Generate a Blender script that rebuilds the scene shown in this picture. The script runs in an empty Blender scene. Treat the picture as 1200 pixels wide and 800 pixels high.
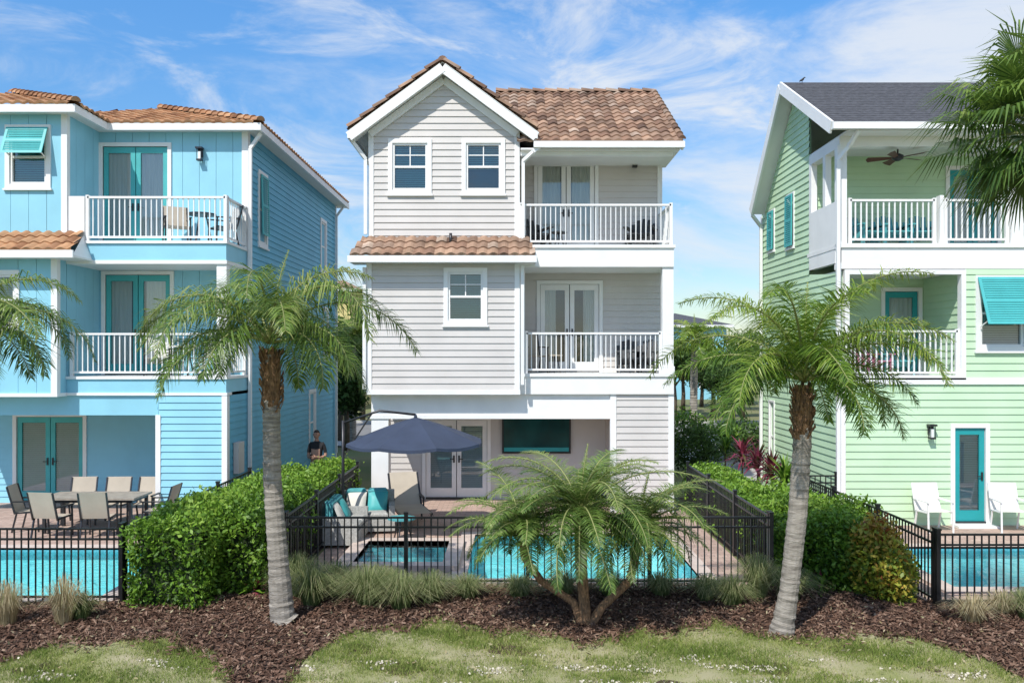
import bpy, math, random
import numpy as np
from mathutils import Vector, Matrix, noise as mnoise
random.seed(7); rng=np.random.default_rng(7)
CAMH=3.7
# survey helpers: photograph bearing + true distance -> metres (all objects stand at their own real distance)
def SX(px,Y): return (px-600)*Y/1000.0
def SZ(v,Y): return CAMH+(415-v)*Y/1000.0
def GY(v): return CAMH*1000.0/(v-415)
scene=bpy.context.scene
col=scene.collection
# ------------------------------------------------------------ materials
def newmat(name):
    m=bpy.data.materials.new(name); m.use_nodes=True
    nt=m.node_tree; return m,nt,nt.nodes['Principled BSDF']
def simple(name,c,rough=.6,var=.12,scale=3.0,bump=0.0,bscale=40,metal=0,spec=None,c2=None,stretch=None):
    m,nt,b=newmat(name)
    tc=nt.nodes.new('ShaderNodeTexCoord'); n=nt.nodes.new('ShaderNodeTexNoise'); n.inputs['Scale'].default_value=scale
    n.inputs['Detail'].default_value=6
    src=tc.outputs['Object']
    if stretch:
        mp=nt.nodes.new('ShaderNodeMapping'); mp.inputs['Scale'].default_value=stretch
        nt.links.new(src,mp.inputs[0]); src=mp.outputs[0]
    nt.links.new(src,n.inputs['Vector'])
    r=nt.nodes.new('ShaderNodeValToRGB')
    r.color_ramp.elements[0].position=.3; r.color_ramp.elements[1].position=.7
    a=c2 if c2 else tuple(x*(1-var) for x in c); d=c if c2 else tuple(min(1,x*(1+var*.6)) for x in c)
    r.color_ramp.elements[0].color=(*a,1); r.color_ramp.elements[1].color=(*d,1)
    nt.links.new(n.outputs['Fac'],r.inputs[0]); nt.links.new(r.outputs[0],b.inputs['Base Color'])
    b.inputs['Roughness'].default_value=rough; b.inputs['Metallic'].default_value=metal
    if spec is not None: b.inputs['Specular IOR Level'].default_value=spec
    if bump>0:
        n2=nt.nodes.new('ShaderNodeTexNoise'); n2.inputs['Scale'].default_value=bscale; n2.inputs['Detail'].default_value=5
        nt.links.new(src,n2.inputs['Vector'])
        bp=nt.nodes.new('ShaderNodeBump'); bp.inputs['Strength'].default_value=bump; bp.inputs['Distance'].default_value=.02
        nt.links.new(n2.outputs['Fac'],bp.inputs['Height']); nt.links.new(bp.outputs[0],b.inputs['Normal'])
    return m
def tinted(name,cols,rough=.7,trans=0.0,spec=.3,noise=0,bump=0):
    """colour picked by per-face 'tint' attribute"""
    m,nt,b=newmat(name)
    at=nt.nodes.new('ShaderNodeAttribute'); at.attribute_name='tint'
    r=nt.nodes.new('ShaderNodeValToRGB')
    els=r.color_ramp.elements
    while len(els)<len(cols): els.new(.5)
    for i,c in enumerate(cols):
        els[i].position=i/(len(cols)-1); els[i].color=(*c,1)
    nt.links.new(at.outputs['Fac'],r.inputs[0]); out=r.outputs[0]
    if noise:
        tc=nt.nodes.new('ShaderNodeTexCoord'); n=nt.nodes.new('ShaderNodeTexNoise'); n.inputs['Scale'].default_value=noise; n.inputs['Detail'].default_value=6
        nt.links.new(tc.outputs['Object'],n.inputs['Vector'])
        rr=nt.nodes.new('ShaderNodeMapRange'); rr.inputs['From Min'].default_value=.3; rr.inputs['From Max'].default_value=.7
        rr.inputs['To Min'].default_value=.6; rr.inputs['To Max'].default_value=1.2
        nt.links.new(n.outputs['Fac'],rr.inputs[0])
        mx=nt.nodes.new('ShaderNodeVectorMath'); mx.operation='SCALE'
        nt.links.new(out,mx.inputs[0]); nt.links.new(rr.outputs[0],mx.inputs['Scale']); out=mx.outputs[0]
    nt.links.new(out,b.inputs['Base Color']); b.inputs['Roughness'].default_value=rough
    b.inputs['Specular IOR Level'].default_value=spec
    if trans>0:
        t=nt.nodes.new('ShaderNodeBsdfTranslucent'); nt.links.new(out,t.inputs[0])
        mix=nt.nodes.new('ShaderNodeMixShader'); mix.inputs[0].default_value=trans
        nt.links.new(b.outputs[0],mix.inputs[1]); nt.links.new(t.outputs[0],mix.inputs[2])
        nt.links.new(mix.outputs[0],nt.nodes['Material Output'].inputs[0])
    return m
def glassmat(name,refl=.12,tint=(.85,.92,.92),rough=.01,bump=0):
    m=bpy.data.materials.new(name); m.use_nodes=True; nt=m.node_tree
    nt.nodes.remove(nt.nodes['Principled BSDF']); out=nt.nodes['Material Output']
    tr=nt.nodes.new('ShaderNodeBsdfTransparent'); tr.inputs[0].default_value=(*tint,1)
    gl=nt.nodes.new('ShaderNodeBsdfGlossy'); gl.inputs['Roughness'].default_value=rough
    fr=nt.nodes.new('ShaderNodeFresnel'); fr.inputs[0].default_value=1.45 if not bump else 1.33
    ad=nt.nodes.new('ShaderNodeMath'); ad.operation='ADD'; ad.use_clamp=True; ad.inputs[1].default_value=refl
    nt.links.new(fr.outputs[0],ad.inputs[0])
    mx=nt.nodes.new('ShaderNodeMixShader'); nt.links.new(ad.outputs[0],mx.inputs[0])
    nt.links.new(tr.outputs[0],mx.inputs[1]); nt.links.new(gl.outputs[0],mx.inputs[2]); nt.links.new(mx.outputs[0],out.inputs[0])
    if bump:
        tc=nt.nodes.new('ShaderNodeTexCoord'); n=nt.nodes.new('ShaderNodeTexNoise'); n.inputs['Scale'].default_value=5; n.inputs['Detail'].default_value=3; n.inputs['Distortion'].default_value=.6
        nt.links.new(tc.outputs['Object'],n.inputs['Vector'])
        bp=nt.nodes.new('ShaderNodeBump'); bp.inputs['Strength'].default_value=bump; bp.inputs['Distance'].default_value=.05
        nt.links.new(n.outputs['Fac'],bp.inputs['Height']); nt.links.new(bp.outputs[0],gl.inputs['Normal']); nt.links.new(bp.outputs[0],fr.inputs['Normal'])
    return m
WHITE=simple('white_trim_paint',(.82,.82,.81),.5,.06,2)
GREY=simple('grey_lap_paint',(.60,.57,.545),.55,.08,1.2,.08,60)
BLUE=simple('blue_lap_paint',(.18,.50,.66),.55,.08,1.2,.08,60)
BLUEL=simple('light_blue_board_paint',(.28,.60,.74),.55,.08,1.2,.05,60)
BLUE_SHADED=simple('blue_lap_shaded_side',(.12,.42,.58),.55,.08,1.2,.08,60)  # darker copy of the blue: the side wall's shade is in the colour
GREEN=simple('green_lap_paint',(.53,.72,.49),.55,.08,1.2,.08,60)
TEAL=simple('teal_paint',(.015,.31,.33),.45,.08,3)
TEALL=simple('teal_shutter_paint',(.07,.43,.44),.5,.08,3)
BLIND=simple('blind_slats',(.66,.70,.69),.6,.05)
BLINDT=simple('teal_reflection_blind',(.16,.42,.42),.6,.08)  # slats coloured teal to carry the reflection in the panes
DARK=simple('dark_interior',(.035,.045,.05),.8,.5,2)  # near-black backing panels paint the darkness of rooms behind glass
CURT=simple('curtain_cloth',(.68,.68,.66),.9,.15,2,stretch=(14,14,.3))
GLASS=glassmat('window_glass',.12)
BLACK=simple('black_powdercoat',(.012,.012,.014),.4,.1)
METAL=simple('dark_metal',(.05,.05,.055),.35,.1,metal=.6)
SCREEN=simple('screen_panel',(.006,.075,.085),.12,.6,1.2,c2=(.004,.02,.025))  # teal reflection on the dark screen is painted into this colour
TILE=tinted('terracotta_tile',[(.15,.095,.07),(.29,.175,.12),(.39,.255,.175),(.25,.165,.12),(.46,.35,.27)],.85,0,.15,2.2)
TILEO=tinted('orange_terracotta_tile',[(.25,.12,.065),(.40,.21,.11),(.50,.29,.16),(.34,.18,.10)],.85,0,.15,2.2)
SHING=simple('asphalt_shingle',(.075,.078,.09),.9,.45,9,.5,30,stretch=(1,1,4))
SOFF=simple('soffit_white',(.76,.76,.74),.6,.04)
SLING=simple('tan_sling',(.46,.40,.32),.8,.1)
TABLEM=simple('table_stone',(.34,.30,.25),.5,.25,8)
WICK=simple('grey_wicker',(.42,.42,.40),.8,.3,30)
TCUSH=simple('turquoise_cushion',(.09,.38,.41),.85,.25,6)
NAVY=simple('navy_canvas',(.035,.05,.09),.85,.15,3,.1,60)
DCH=simple('dark_poly_lumber',(.04,.045,.05),.6,.2,10)
WCH=simple('white_sling',(.70,.68,.62),.7,.08)
LEAF=tinted('hedge_leaf',[(.03,.075,.010),(.09,.19,.018),(.17,.32,.03),(.28,.42,.06)],.5,.25,.4)
LEAFD=tinted('tree_leaf',[(.022,.05,.012),(.06,.12,.025),(.12,.20,.04)],.6,.25,.3)
CROT=tinted('croton_leaf',[(.07,.14,.015),(.24,.30,.03),(.44,.34,.05),(.32,.10,.03)],.5,.2,.4)
CORD=tinted('cordyline_leaf',[(.05,.008,.02),(.20,.025,.06),(.34,.06,.11),(.05,.09,.02)],.45,.2,.4)
PALM=tinted('palm_leaflet',[(.030,.07,.012),(.085,.16,.027),(.19,.29,.05),(.38,.40,.13)],.42,.35,.5)
PALMY=tinted('palm_leaflet_yellowgreen',[(.04,.095,.012),(.11,.21,.022),(.23,.34,.04),(.38,.42,.10)],.42,.38,.5)
PALMD=tinted('date_palm_leaflet',[(.03,.075,.012),(.09,.17,.03),(.19,.29,.06),(.33,.38,.13)],.42,.32,.5)
PETI=simple('palm_rachis',(.26,.28,.10),.6,.2)
FIBER=simple('palm_fibre',(.26,.15,.08),.95,.6,25,.9,50,stretch=(2,2,.6))
TRUNK=simple('palm_trunk_bark',(.42,.38,.33),.95,.5,5,.8,22,c2=(.17,.15,.125),stretch=(1,1,6))
BARK=simple('bark',(.12,.09,.06),.95,.4,8,.6,30)
GRASSM=tinted('lawn_blade',[(.11,.17,.03),(.21,.28,.06),(.33,.36,.11),(.50,.45,.24)],.7,.3,.2)
MUHLY=tinted('ornamental_grass_blade',[(.07,.12,.03),(.17,.23,.08),(.31,.34,.15),(.50,.46,.26)],.6,.3,.3)
MUHLYD=tinted('dry_grass_blade',[(.30,.24,.12),(.45,.37,.22),(.56,.49,.32),(.26,.29,.12)],.7,.3,.2)
CHIP=tinted('mulch_chip',[(.040,.023,.017),(.115,.065,.045),(.20,.125,.09),(.34,.24,.18)],.95,0,.1)
MULCH=simple('mulch_soil',(.12,.07,.05),.98,.5,18,1,60,c2=(.04,.024,.018))
SOIL=simple('lawn_thatch',(.24,.26,.09),.98,.3,1.7,.8,60,c2=(.42,.37,.24))
# ------------------------------------------------------------ mesh plumbing
def mkmesh(name,V,F,mat,tint=None,smooth=False,parent=None):
    me=bpy.data.meshes.new(name)
    V=np.asarray(V,dtype=np.float32)
    if isinstance(F,np.ndarray):
        n,k=F.shape
        me.vertices.add(len(V)); me.vertices.foreach_set('co',V.ravel())
        me.loops.add(n*k); me.loops.foreach_set('vertex_index',F.astype(np.int32).ravel())
        me.polygons.add(n); me.polygons.foreach_set('loop_start',np.arange(0,n*k,k,dtype=np.int32))
        me.polygons.foreach_set('loop_total',np.full(n,k,dtype=np.int32))
        me.update(calc_edges=True)
    else:
        me.from_pydata(V.tolist(),[],F)
    if tint is not None:
        a=me.attributes.new('tint','FLOAT','FACE'); a.data.foreach_set('value',np.asarray(tint,dtype=np.float32))
    me.materials.append(mat)
    if smooth: me.polygons.foreach_set('use_smooth',[True]*len(me.polygons))
    ob=bpy.data.objects.new(name,me); col.objects.link(ob)
    if parent: ob.parent=parent
    return ob
class Asm:
    def __init__(s,name,loc=(0,0,0),rot=0):
        s.e=bpy.data.objects.new(name,None); col.objects.link(s.e); s.e.location=loc; s.e.rotation_euler=(0,0,rot); s.e.empty_display_size=.2
        s.p={}
    def add(s,part,mat,V,F,tint=None,smooth=False):
        d=s.p.setdefault(part,dict(mat=mat,V=[],F=[],t=[],sm=smooth))
        o=len(d['V']); d['V'].extend([tuple(v) for v in V]); d['F'].extend([tuple(i+o for i in f) for f in F])
        d['t'].extend(list(tint) if tint is not None else [.5]*len(F))
    def box(s,part,mat,x0,x1,y0,y1,z0,z1):
        V=[(x,y,z) for x in(x0,x1) for y in(y0,y1) for z in(z0,z1)]
        s.add(part,mat,V,BF)
    def lbox(s,part,mat,M,u0,u1,d0,d1,z0,z1):
        V=[M(u,d,z) for u in(u0,u1) for d in(d0,d1) for z in(z0,z1)]
        s.add(part,mat,V,BF)
    def beam(s,part,mat,p,q,w,h=None):
        h=h or w; p=Vector(p);q=Vector(q);d=(q-p).normalized()
        up=Vector((0,0,1)) if abs(d.z)<.9 else Vector((0,1,0))
        a=d.cross(up).normalized()*w/2; b=a.cross(d).normalized()*h/2
        V=[pt+i*a+j*b for pt in(p,q) for i in(-1,1) for j in(-1,1)]
        s.add(part,mat,V,BF)
    def tube(s,part,mat,pts,radii,n=8,smooth=True):
        V,F=tubegeo(pts,radii,n); s.add(part,mat,V,F,smooth=smooth)
    def done(s):
        for k,d in s.p.items():
            mkmesh(k,d['V'],d['F'],d['mat'],d['t'],d['sm'],s.e)
        return s.e
BF=[(0,1,3,2),(4,6,7,5),(0,4,5,1),(2,3,7,6),(0,2,6,4),(1,5,7,3)]
def tubegeo(pts,radii,n=8):
    V=[];F=[];pts=[Vector(p) for p in pts]
    if not hasattr(radii,'__len__'): radii=[radii]*len(pts)
    ref=Vector((1,0,0))
    for i,p in enumerate(pts):
        d=(pts[min(i+1,len(pts)-1)]-pts[max(i-1,0)]).normalized()
        r=ref if abs(d.dot(ref))<.9 else Vector((0,1,0))
        a=d.cross(r).normalized(); b=d.cross(a)
        for k in range(n):
            t=2*math.pi*k/n; V.append(p+(a*math.cos(t)+b*math.sin(t))*radii[i])
    for i in range(len(pts)-1):
        for k in range(n):
            F.append((i*n+k,i*n+(k+1)%n,(i+1)*n+(k+1)%n,(i+1)*n+k))
    F.append(tuple(range(n))[::-1]); F.append(tuple(range((len(pts)-1)*n,len(pts)*n)))
    return V,F
def MF(Y): return lambda u,d,z:(u,Y-d,z)
def MP(X): return lambda u,d,z:(X+d,u,z)
def MN(X): return lambda u,d,z:(X-d,u,z)
def siding(A,part,mat,M,u0,u1,z0,z1,holes=(),pitch=.15,lim=None):
    V=[];F=[]
    n=int(math.ceil((z1-z0)/pitch-1e-6))
    L=lim or (lambda z:(u0,u1))
    for k in range(n):
        za=z0+k*pitch; zb=min(za+pitch,z1)
        br=sorted(set([za,zb]+[h for H in holes for h in(H[2],H[3]) if za<h<zb]))
        for a,b in zip(br[:-1],br[1:]):
            mid=(a+b)/2
            segs=[(u0,u1)]
            for H in holes:
                if H[2]<mid<H[3]:
                    ns=[]
                    for s in segs:
                        if H[1]<=s[0] or H[0]>=s[1]: ns.append(s); continue
                        if H[0]>s[0]: ns.append((s[0],H[0]))
                        if H[1]<s[1]: ns.append((H[1],s[1]))
                    segs=ns
            la,ra=L(a); lb,rb=L(b)
            da=.004+.022*(1-(a-za)/pitch); db=.004+.022*(1-(b-za)/pitch)
            for s in segs:
                a0,a1=max(s[0],la),min(s[1],ra); b0,b1=max(s[0],lb),min(s[1],rb)
                if a1<=a0: continue
                if b1<b0: b0=b1=(b0+b1)/2
                o=len(V)
                V+= [M(a0,da,a),M(a1,da,a),M(b1,db,b),M(b0,db,b)]; F.append((o,o+1,o+2,o+3))
                if a==za:
                    V+=[M(a0,.004,a),M(a1,.004,a)]; F.append((o,o+1,o+5,o+4))
    A.add(part,mat,V,F)
def planks(A,part,mat,M,u0,u1,z0,z1,holes=(),pitch=.2):
    u=u0
    while u<u1-1e-4:
        v=min(u+pitch,u1)
        us=sorted(set([u,v]+[h for H in holes for h in(H[0],H[1]) if u<h<v]))
        for a,b in zip(us[:-1],us[1:]):
            zs=[(z0,z1)]
            for H in holes:
                if H[0]<(a+b)/2<H[1]:
                    ns=[]
                    for s in zs:
                        if H[2]>s[0]: ns.append((s[0],min(H[2],s[1])))
                        if H[3]<s[1]: ns.append((max(H[3],s[0]),s[1]))
                    zs=[q for q in ns if q[1]>q[0]]
            for s in zs:
                e=.004
                A.lbox(part,mat,M,a+(e if a==u else 0),b-(e if b==v else 0),-.02,.012,s[0],s[1])
        u=v
def ring(A,part,mat,M,u0,u1,z0,z1,w,d0,d1):
    A.lbox(part,mat,M,u0-w,u0,d0,d1,z0-w,z1+w); A.lbox(part,mat,M,u1,u1+w,d0,d1,z0-w,z1+w)
    A.lbox(part,mat,M,u0,u1,d0,d1,z1,z1+w); A.lbox(part,mat,M,u0,u1,d0,d1,z0-w,z0)
def quad(A,part,mat,M,u0,u1,d,z0,z1):
    A.add(part,mat,[M(u0,d,z0),M(u1,d,z0),M(u1,d,z1),M(u0,d,z1)],[(0,1,2,3)])
def slats(A,part,mat,M,u0,u1,z0,z1,d,step=.05,t=.035):
    V=[];F=[];z=z0
    while z<z1-.01:
        o=len(V); V+=[M(u0,d,z),M(u1,d,z),M(u1,d-t,z+step*.85),M(u0,d-t,z+step*.85)]; F.append((o,o+1,o+2,o+3)); z+=step
    A.add(part,mat,V,F)
def window(A,M,u0,u1,z0,z1,trim=WHITE,sash=WHITE,blind=BLIND,drop=1.0,grid=False,tw=.1):
    ring(A,'window_trim',trim,M,u0,u1,z0,z1,tw,-.03,.045)
    A.lbox('window_trim',trim,M,u0-tw-.03,u1+tw+.03,-.02,.075,z0-tw-.04,z0-tw+.002)
    ring(A,'window_sash',sash,M,u0+.05,u1-.05,z0+.05,z1-.05,.048,-.07,.01)
    zm=(z0+z1)/2; A.lbox('window_sash',sash,M,u0+.05,u1-.05,-.06,.0,zm-.025,zm+.025)
    if grid:
        um=(u0+u1)/2; A.lbox('window_muntins',sash,M,um-.012,um+.012,-.055,-.02,zm+.025,z1-.05)
        A.lbox('window_muntins',sash,M,u0+.05,u1-.05,-.054,-.022,(zm+z1)/2-.012,(zm+z1)/2+.012)
    quad(A,'window_glass',GLASS,M,u0,u1,-.045,z0,z1)
    slats(A,'window_blinds',blind,M,u0+.04,u1-.04,z1-(z1-z0)*drop,z1,-.075)
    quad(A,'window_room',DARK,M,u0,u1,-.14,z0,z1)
def fdoor(A,M,u0,u1,z0,z1,frame=WHITE,leaf=WHITE,inner=CURT,leaves=2,part='french_door',cover=.5):
    w=.09
    A.lbox(part+'_frame',frame,M,u0-w,u0,-.03,.05,z0,z1+w); A.lbox(part+'_frame',frame,M,u1,u1+w,-.03,.05,z0,z1+w)
    A.lbox(part+'_frame',frame,M,u0,u1,-.03,.05,z1,z1+w); A.lbox(part+'_sill',METAL,M,u0,u1,-.03,.06,z0,z0+.04)
    W=(u1-u0)/leaves
    for i in range(leaves):
        a=u0+i*W+.01; b=a+W-.02; s=.11
        A.lbox(part+'_leaf',leaf,M,a,a+s,-.05,.0,z0+.04,z1-.01); A.lbox(part+'_leaf',leaf,M,b-s,b,-.05,.0,z0+.04,z1-.01)
        A.lbox(part+'_leaf',leaf,M,a+s,b-s,-.05,.0,z0+.04,z0+.27); A.lbox(part+'_leaf',leaf,M,a+s,b-s,-.05,.0,z1-.15,z1-.01)
        quad(A,part+'_glass',GLASS,M,a+s,b-s,-.03,z0+.27,z1-.15)
        if inner is CURT:
            n=10; g=(b-a-2*s); V=[];F=[]
            for k in range(n+1):
                uu=(a+s+g*cover*k/n) if i==0 else (b-s-g*cover*k/n)
                dd=-.055-.02*(k%2); V+=[M(uu,dd,z0+.1),M(uu,dd,z1)]
                if k: F.append((2*k-2,2*k,2*k+1,2*k-1))
            A.add(part+'_curtain',CURT,V,F)
        else: slats(A,part+'_blinds',inner,M,a+s,b-s,z0+.27,z1-.15,-.04)
        hu=(b-.055) if i==0 else (a+.055)
        A.lbox(part+'_handle',METAL,M,hu-.02,hu+.02,.0,.02,z0+.92,z0+1.1); A.lbox(part+'_handle',METAL,M,min(hu,hu+(.1 if i else -.1)),max(hu,hu+(.1 if i else -.1)),.03,.045,z0+1.0,z0+1.02)
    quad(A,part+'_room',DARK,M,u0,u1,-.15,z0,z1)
def bahama(A,M,u0,u1,z1,h,out=.35,part='bahama_shutter',mat=TEALL):
    def T(u,s,e=0):
        return M(u,.07+out*s+e*.8,z1-h*s-e*.3)
    def bar(ua,ub,sa,sb,t=.03):
        V=[T(u,s,e) for u in(ua,ub) for s in(sa,sb) for e in(0,t)]; A.add(part,mat,V,BF)
    f=.06/h
    bar(u0,u0+.06,0,1); bar(u1-.06,u1,0,1); bar(u0+.06,u1-.06,0,f); bar(u0+.06,u1-.06,1-f,1); bar(u0+.06,u1-.06,.5-f/2,.5+f/2)
    n=int(h/.055)
    for k in range(n):
        s=f+(1-2*f)*k/n; s2=s+(1-2*f)*.8/n
        A.add(part,mat,[T(u0+.06,s,-.0),T(u1-.06,s,0),T(u1-.06,s2,.03),T(u0+.06,s2,.03)],[(0,1,2,3)])
    if out>.1:
        for u in(u0+.08,u1-.08): A.beam(part+'_prop',WHITE,M(u,.05,z1-h*1.05),T(u,.9),.02)
def railing(A,p,q,z,h=1.0,mat=WHITE,part='balcony_railing',pitch=.115,b=.022):
    p=Vector((*p,0));q=Vector((*q,0));L=(q-p).length; n=max(1,int(L/pitch))
    for zz,w in((z+h,.07),(z+.1,.045)): A.beam(part,mat,p+Vector((0,0,zz)),q+Vector((0,0,zz)),w,.045)
    for i in range(1,n):
        c=p+(q-p)*i/n; A.box(part,mat,c.x-b/2,c.x+b/2,c.y-b/2,c.y+b/2,z+.1,z+h)
    for c in (p,q): A.box(part,mat,c.x-.035,c.x+.035,c.y-.035,c.y+.035,z,z+h+.05)
def tile_plane(A,part,mat,O,U,S,Lr,ul,ur,pitch=.24,row=.34,seg=6,amp=.05):
    O=Vector(O);U=Vector(U).normalized();S=Vector(S).normalized();N=U.cross(S).normalized()
    if N.z<0:N=-N
    rows=int(math.ceil(Lr/row)); V=[];F=[];T=[]
    for r in range(rows):
        t0=r*row; t1=min((r+1)*row+.03,Lr+.02); tm=(t0+t1)/2; a,b=ul(tm),ur(tm)
        if b-a<.05: continue
        k0=math.floor(a/pitch*seg); k1=math.ceil(b/pitch*seg); prev=None
        tj=random.Random(r*7+1)
        tcol={}
        for k in range(k0,k1+1):
            u=min(max(k*pitch/seg,a),b); ph=(u/pitch)%1
            h=amp*(math.sin(ph*math.pi*2)*.5+.5)**.7
            o=len(V)
            V+= [O+U*u+S*(t0-.0)+N*(h+.045), O+U*u+S*t1+N*(h+.012), O+U*u+S*t0+N*(h*.6)]
            if prev is not None:
                c=math.floor((k-.5+seg*.25)/seg)
                if c not in tcol: tcol[c]=min(1,max(0,tj.gauss(.5,.25)))
                F.append((prev,o,o+1,prev+1)); F.append((prev+2,o+2,o,prev)); T+=[tcol[c],tcol[c]*.8]
            prev=o
    A.add(part,mat,V,F,T,smooth=False)
def ridge_tiles(A,part,mat,p,q,r=.1,step=.34):
    p=Vector(p);q=Vector(q);L=(q-p).length;n=max(1,int(L/step));d=(q-p)/n
    side=d.cross(Vector((0,0,1))).normalized(); up=side.cross(d).normalized()
    for i in range(n):
        a=p+d*i; b=a+d*1.12; V=[]
        for pt,rr,l in((a,r*1.1,.02),(b,r*.9,-.01)):
            for k in range(7):
                t=math.pi*k/6; V.append(pt+side*math.cos(t)*rr+up*(math.sin(t)*rr+l))
        F=[(k,k+1,k+8,k+7) for k in range(6)]+[tuple(range(7))]
        A.add(part,mat,V,F,[random.random()]*7)
def lamp(A,M,u,z):
    A.lbox('wall_lamp_back',METAL,M,u-.05,u+.05,.02,.06,z-.06,z+.12)
    A.lbox('wall_lamp_cap',METAL,M,u-.08,u+.08,.04,.2,z+.12,z+.16)
    A.lbox('wall_lamp_body',METAL,M,u-.06,u+.06,.06,.18,z-.16,z-.12)
    for a in(-.055,.045):
        for dd in(.07,.165): A.lbox('wall_lamp_body',METAL,M,u+a,u+a+.01,dd,dd+.01,z-.13,z+.13)
    A.lbox('wall_lamp_glass',WHITE,M,u-.03,u+.03,.09,.15,z-.12,z+.06)
def dpipe(A,pts,part='downspout'):
    for a,b in zip(pts[:-1],pts[1:]): A.beam(part,WHITE,a,b,.075,.075)
# ------------------------------------------------------------ CENTRE HOUSE
def centre_house():
    A=Asm('grey_three_storey_house'); F0=MF(20)
    hz=lambda v:SZ(v,20)
    XL,XR=-3.3,3.76; z2=hz(438);z3=hz(288)
    A.box('body_walls',GREY,XL+.02,.1,20.17,30,z2-.3,8.8)
    A.box('body_walls',GREY,.1,XR-.02,21.67,29.98,z2-.3,8.6)
    A.box('body_ground',GREY,XL+.02,XR-.02,21.97,30.02,0,z2-.32)
    W1=(SX(460,20),SX(501,20),hz(223),hz(168)); W2=(SX(546,20),SX(587,20),hz(223),hz(168))
    px=-1.6; m=.737
    lim=lambda z:(XL,.12) if z<8.95 else (max(XL,px-(10.3-z)/m),min(.12,px+(10.3-z)/m))
    siding(A,'lap_siding',GREY,F0,XL,.12,hz(284),10.28,[W1,W2],.155,lim)
    window(A,F0,*W1,blind=BLINDT,grid=True,drop=1); window(A,F0,*W2,blind=BLINDT,grid=True,drop=.55)
    A.lbox('corner_board',WHITE,F0,XL-.06,XL+.06,-.1,.035,hz(284),9.0); A.lbox('corner_board',WHITE,F0,.06,.18,-.1,.036,hz(284),9.0)
    yf=19.62; pk=(px,yf,10.42)
    for sgn,ex in((-1,-3.76),(1,.56)):
        run=abs(ex-px); E=Vector((ex,yf,10.42-run*m)); P=Vector(pk); o=.004*sgn
        A.beam('rake_board',WHITE,E+Vector((0,.03+o,-.12)),P+Vector((sgn*.0,.03+o,-.12)),.05,.22)
        A.add('gable_soffit',SOFF,[E+Vector((0,.02,-.2)),P+Vector((0,.02,-.2)),P+Vector((0,.42,-.2)),E+Vector((0,.42,-.2))],[(0,1,2,3)])
        A.beam('inner_rake_board',WHITE,(px,19.955+o,10.10),(px+sgn*1.72,19.955+o,10.10-1.72*m),.06,.16)
        S=Vector((-sgn*1,0,m)).normalized(); Ls=run*math.sqrt(1+m*m)
        tile_plane(A,'roof_tiles',TILE,E,(0,1,0),S,Ls,lambda t:0,lambda t:9.5)
        A.add('roof_deck',SOFF,[E,P,P+Vector((0,9.5,0)),E+Vector((0,9.5,0))],[(0,1,2,3)])
        ridge_tiles(A,'rake_tiles',TILE,E+Vector((0,.06,.07)),P+Vector((-sgn*-.06,.06,.03)),.09)
        A.beam('eave_fascia',WHITE,E+Vector((0,0,-.08)),E+Vector((0,9,-.08)),.06,.16)
    ridge_tiles(A,'ridge_tiles',TILE,(px,19.66,10.45),(px,29,10.45),.10)
    A.add('gable_back',GREY,[(XL,29.5,8.8),(.12,29.5,8.8),(px,29.5,10.3)],[(0,1,2)])
    mm=.585; S=Vector((0,1,mm)).normalized(); run=4.05; Ls=run*math.sqrt(1+mm*mm)
    tile_plane(A,'roof_tiles',TILE,(0,19.75,8.60),(1,0,0),S,Ls,lambda t:max(.3-t*1.0,-.45),lambda t:3.94)
    S2=Vector((0,-1,mm)).normalized(); tile_plane(A,'roof_tiles',TILE,(0,19.75+2*run,8.60),(1,0,0),S2,Ls,lambda t:-.45,lambda t:3.94)
    zr=8.60+run*mm
    ridge_tiles(A,'ridge_tiles',TILE,(-.45,23.8,zr+.03),(3.98,23.8,zr+.03),.10)
    ridge_tiles(A,'rake_tiles',TILE,(3.94,19.75,8.66),(3.94,23.8,zr+.06),.08)
    for x in(XR,-.45):
        A.add('side_gable_wall',GREY,[(x,20.,8.5),(x,27.8,8.5),(x,23.8,zr-.08)],[(0,1,2)])
    A.beam('rake_board',WHITE,(3.95,19.75,8.52),(3.95,23.8,zr-.06),.05,.2)
    A.beam('rake_board',WHITE,(3.95,27.85,8.52),(3.95,23.8,zr-.06),.05,.2)
    A.box('gutter',WHITE,.5,3.98,19.62,19.76,8.46,8.60)
    A.box('porch_ceiling',SOFF,.2,3.9,19.78,21.7,8.44,8.48)
    A.box('porch_beam',WHITE,.2,3.76,19.95,20.1,8.34,8.44)
    FB=MF(21.5); D3=(SX(630,21.5),SX(697,21.5),z3,SZ(188,21.5))
    siding(A,'lap_siding',GREY,FB,.16,XR,z3,8.44,[D3],.155); fdoor(A,FB,*D3,cover=.95)
    A.lbox('corner_board',WHITE,FB,XR-.1,XR+.02,-.02,.035,z3,8.44)
    lamp(A,FB,SX(743,21.5),SZ(190,21.5))
    A.box('balcony_slab',WHITE,.14,XR+.02,19.92,21.6,z3-.5,z3); A.box('balcony_edge_trim',WHITE,.13,XR+.05,19.88,21.6,z3-.06,z3+.012)
    railing(A,(.2,19.98),(XR-.04,19.98),z3,.95); railing(A,(XR-.04,20.06),(XR-.04,21.45),z3,.95)
    siding(A,'lap_siding',GREY,MP(.13),20,21.5,z2,8.44,(),.155)
    F2=MF(19.72); W3=(SX(525,19.72),SX(566,19.72),SZ(376,19.72),SZ(319,19.72))
    zb=SZ(457,19.72); zt=SZ(305,19.72)
    siding(A,'lap_siding',GREY,F2,XL,.14,zb,zt,[W3],.155); window(A,F2,*W3,blind=BLINDT,grid=True,drop=1)
    A.box('body_bay',GREY,XL+.02,.12,19.9,20.3,zb,zt)
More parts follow.
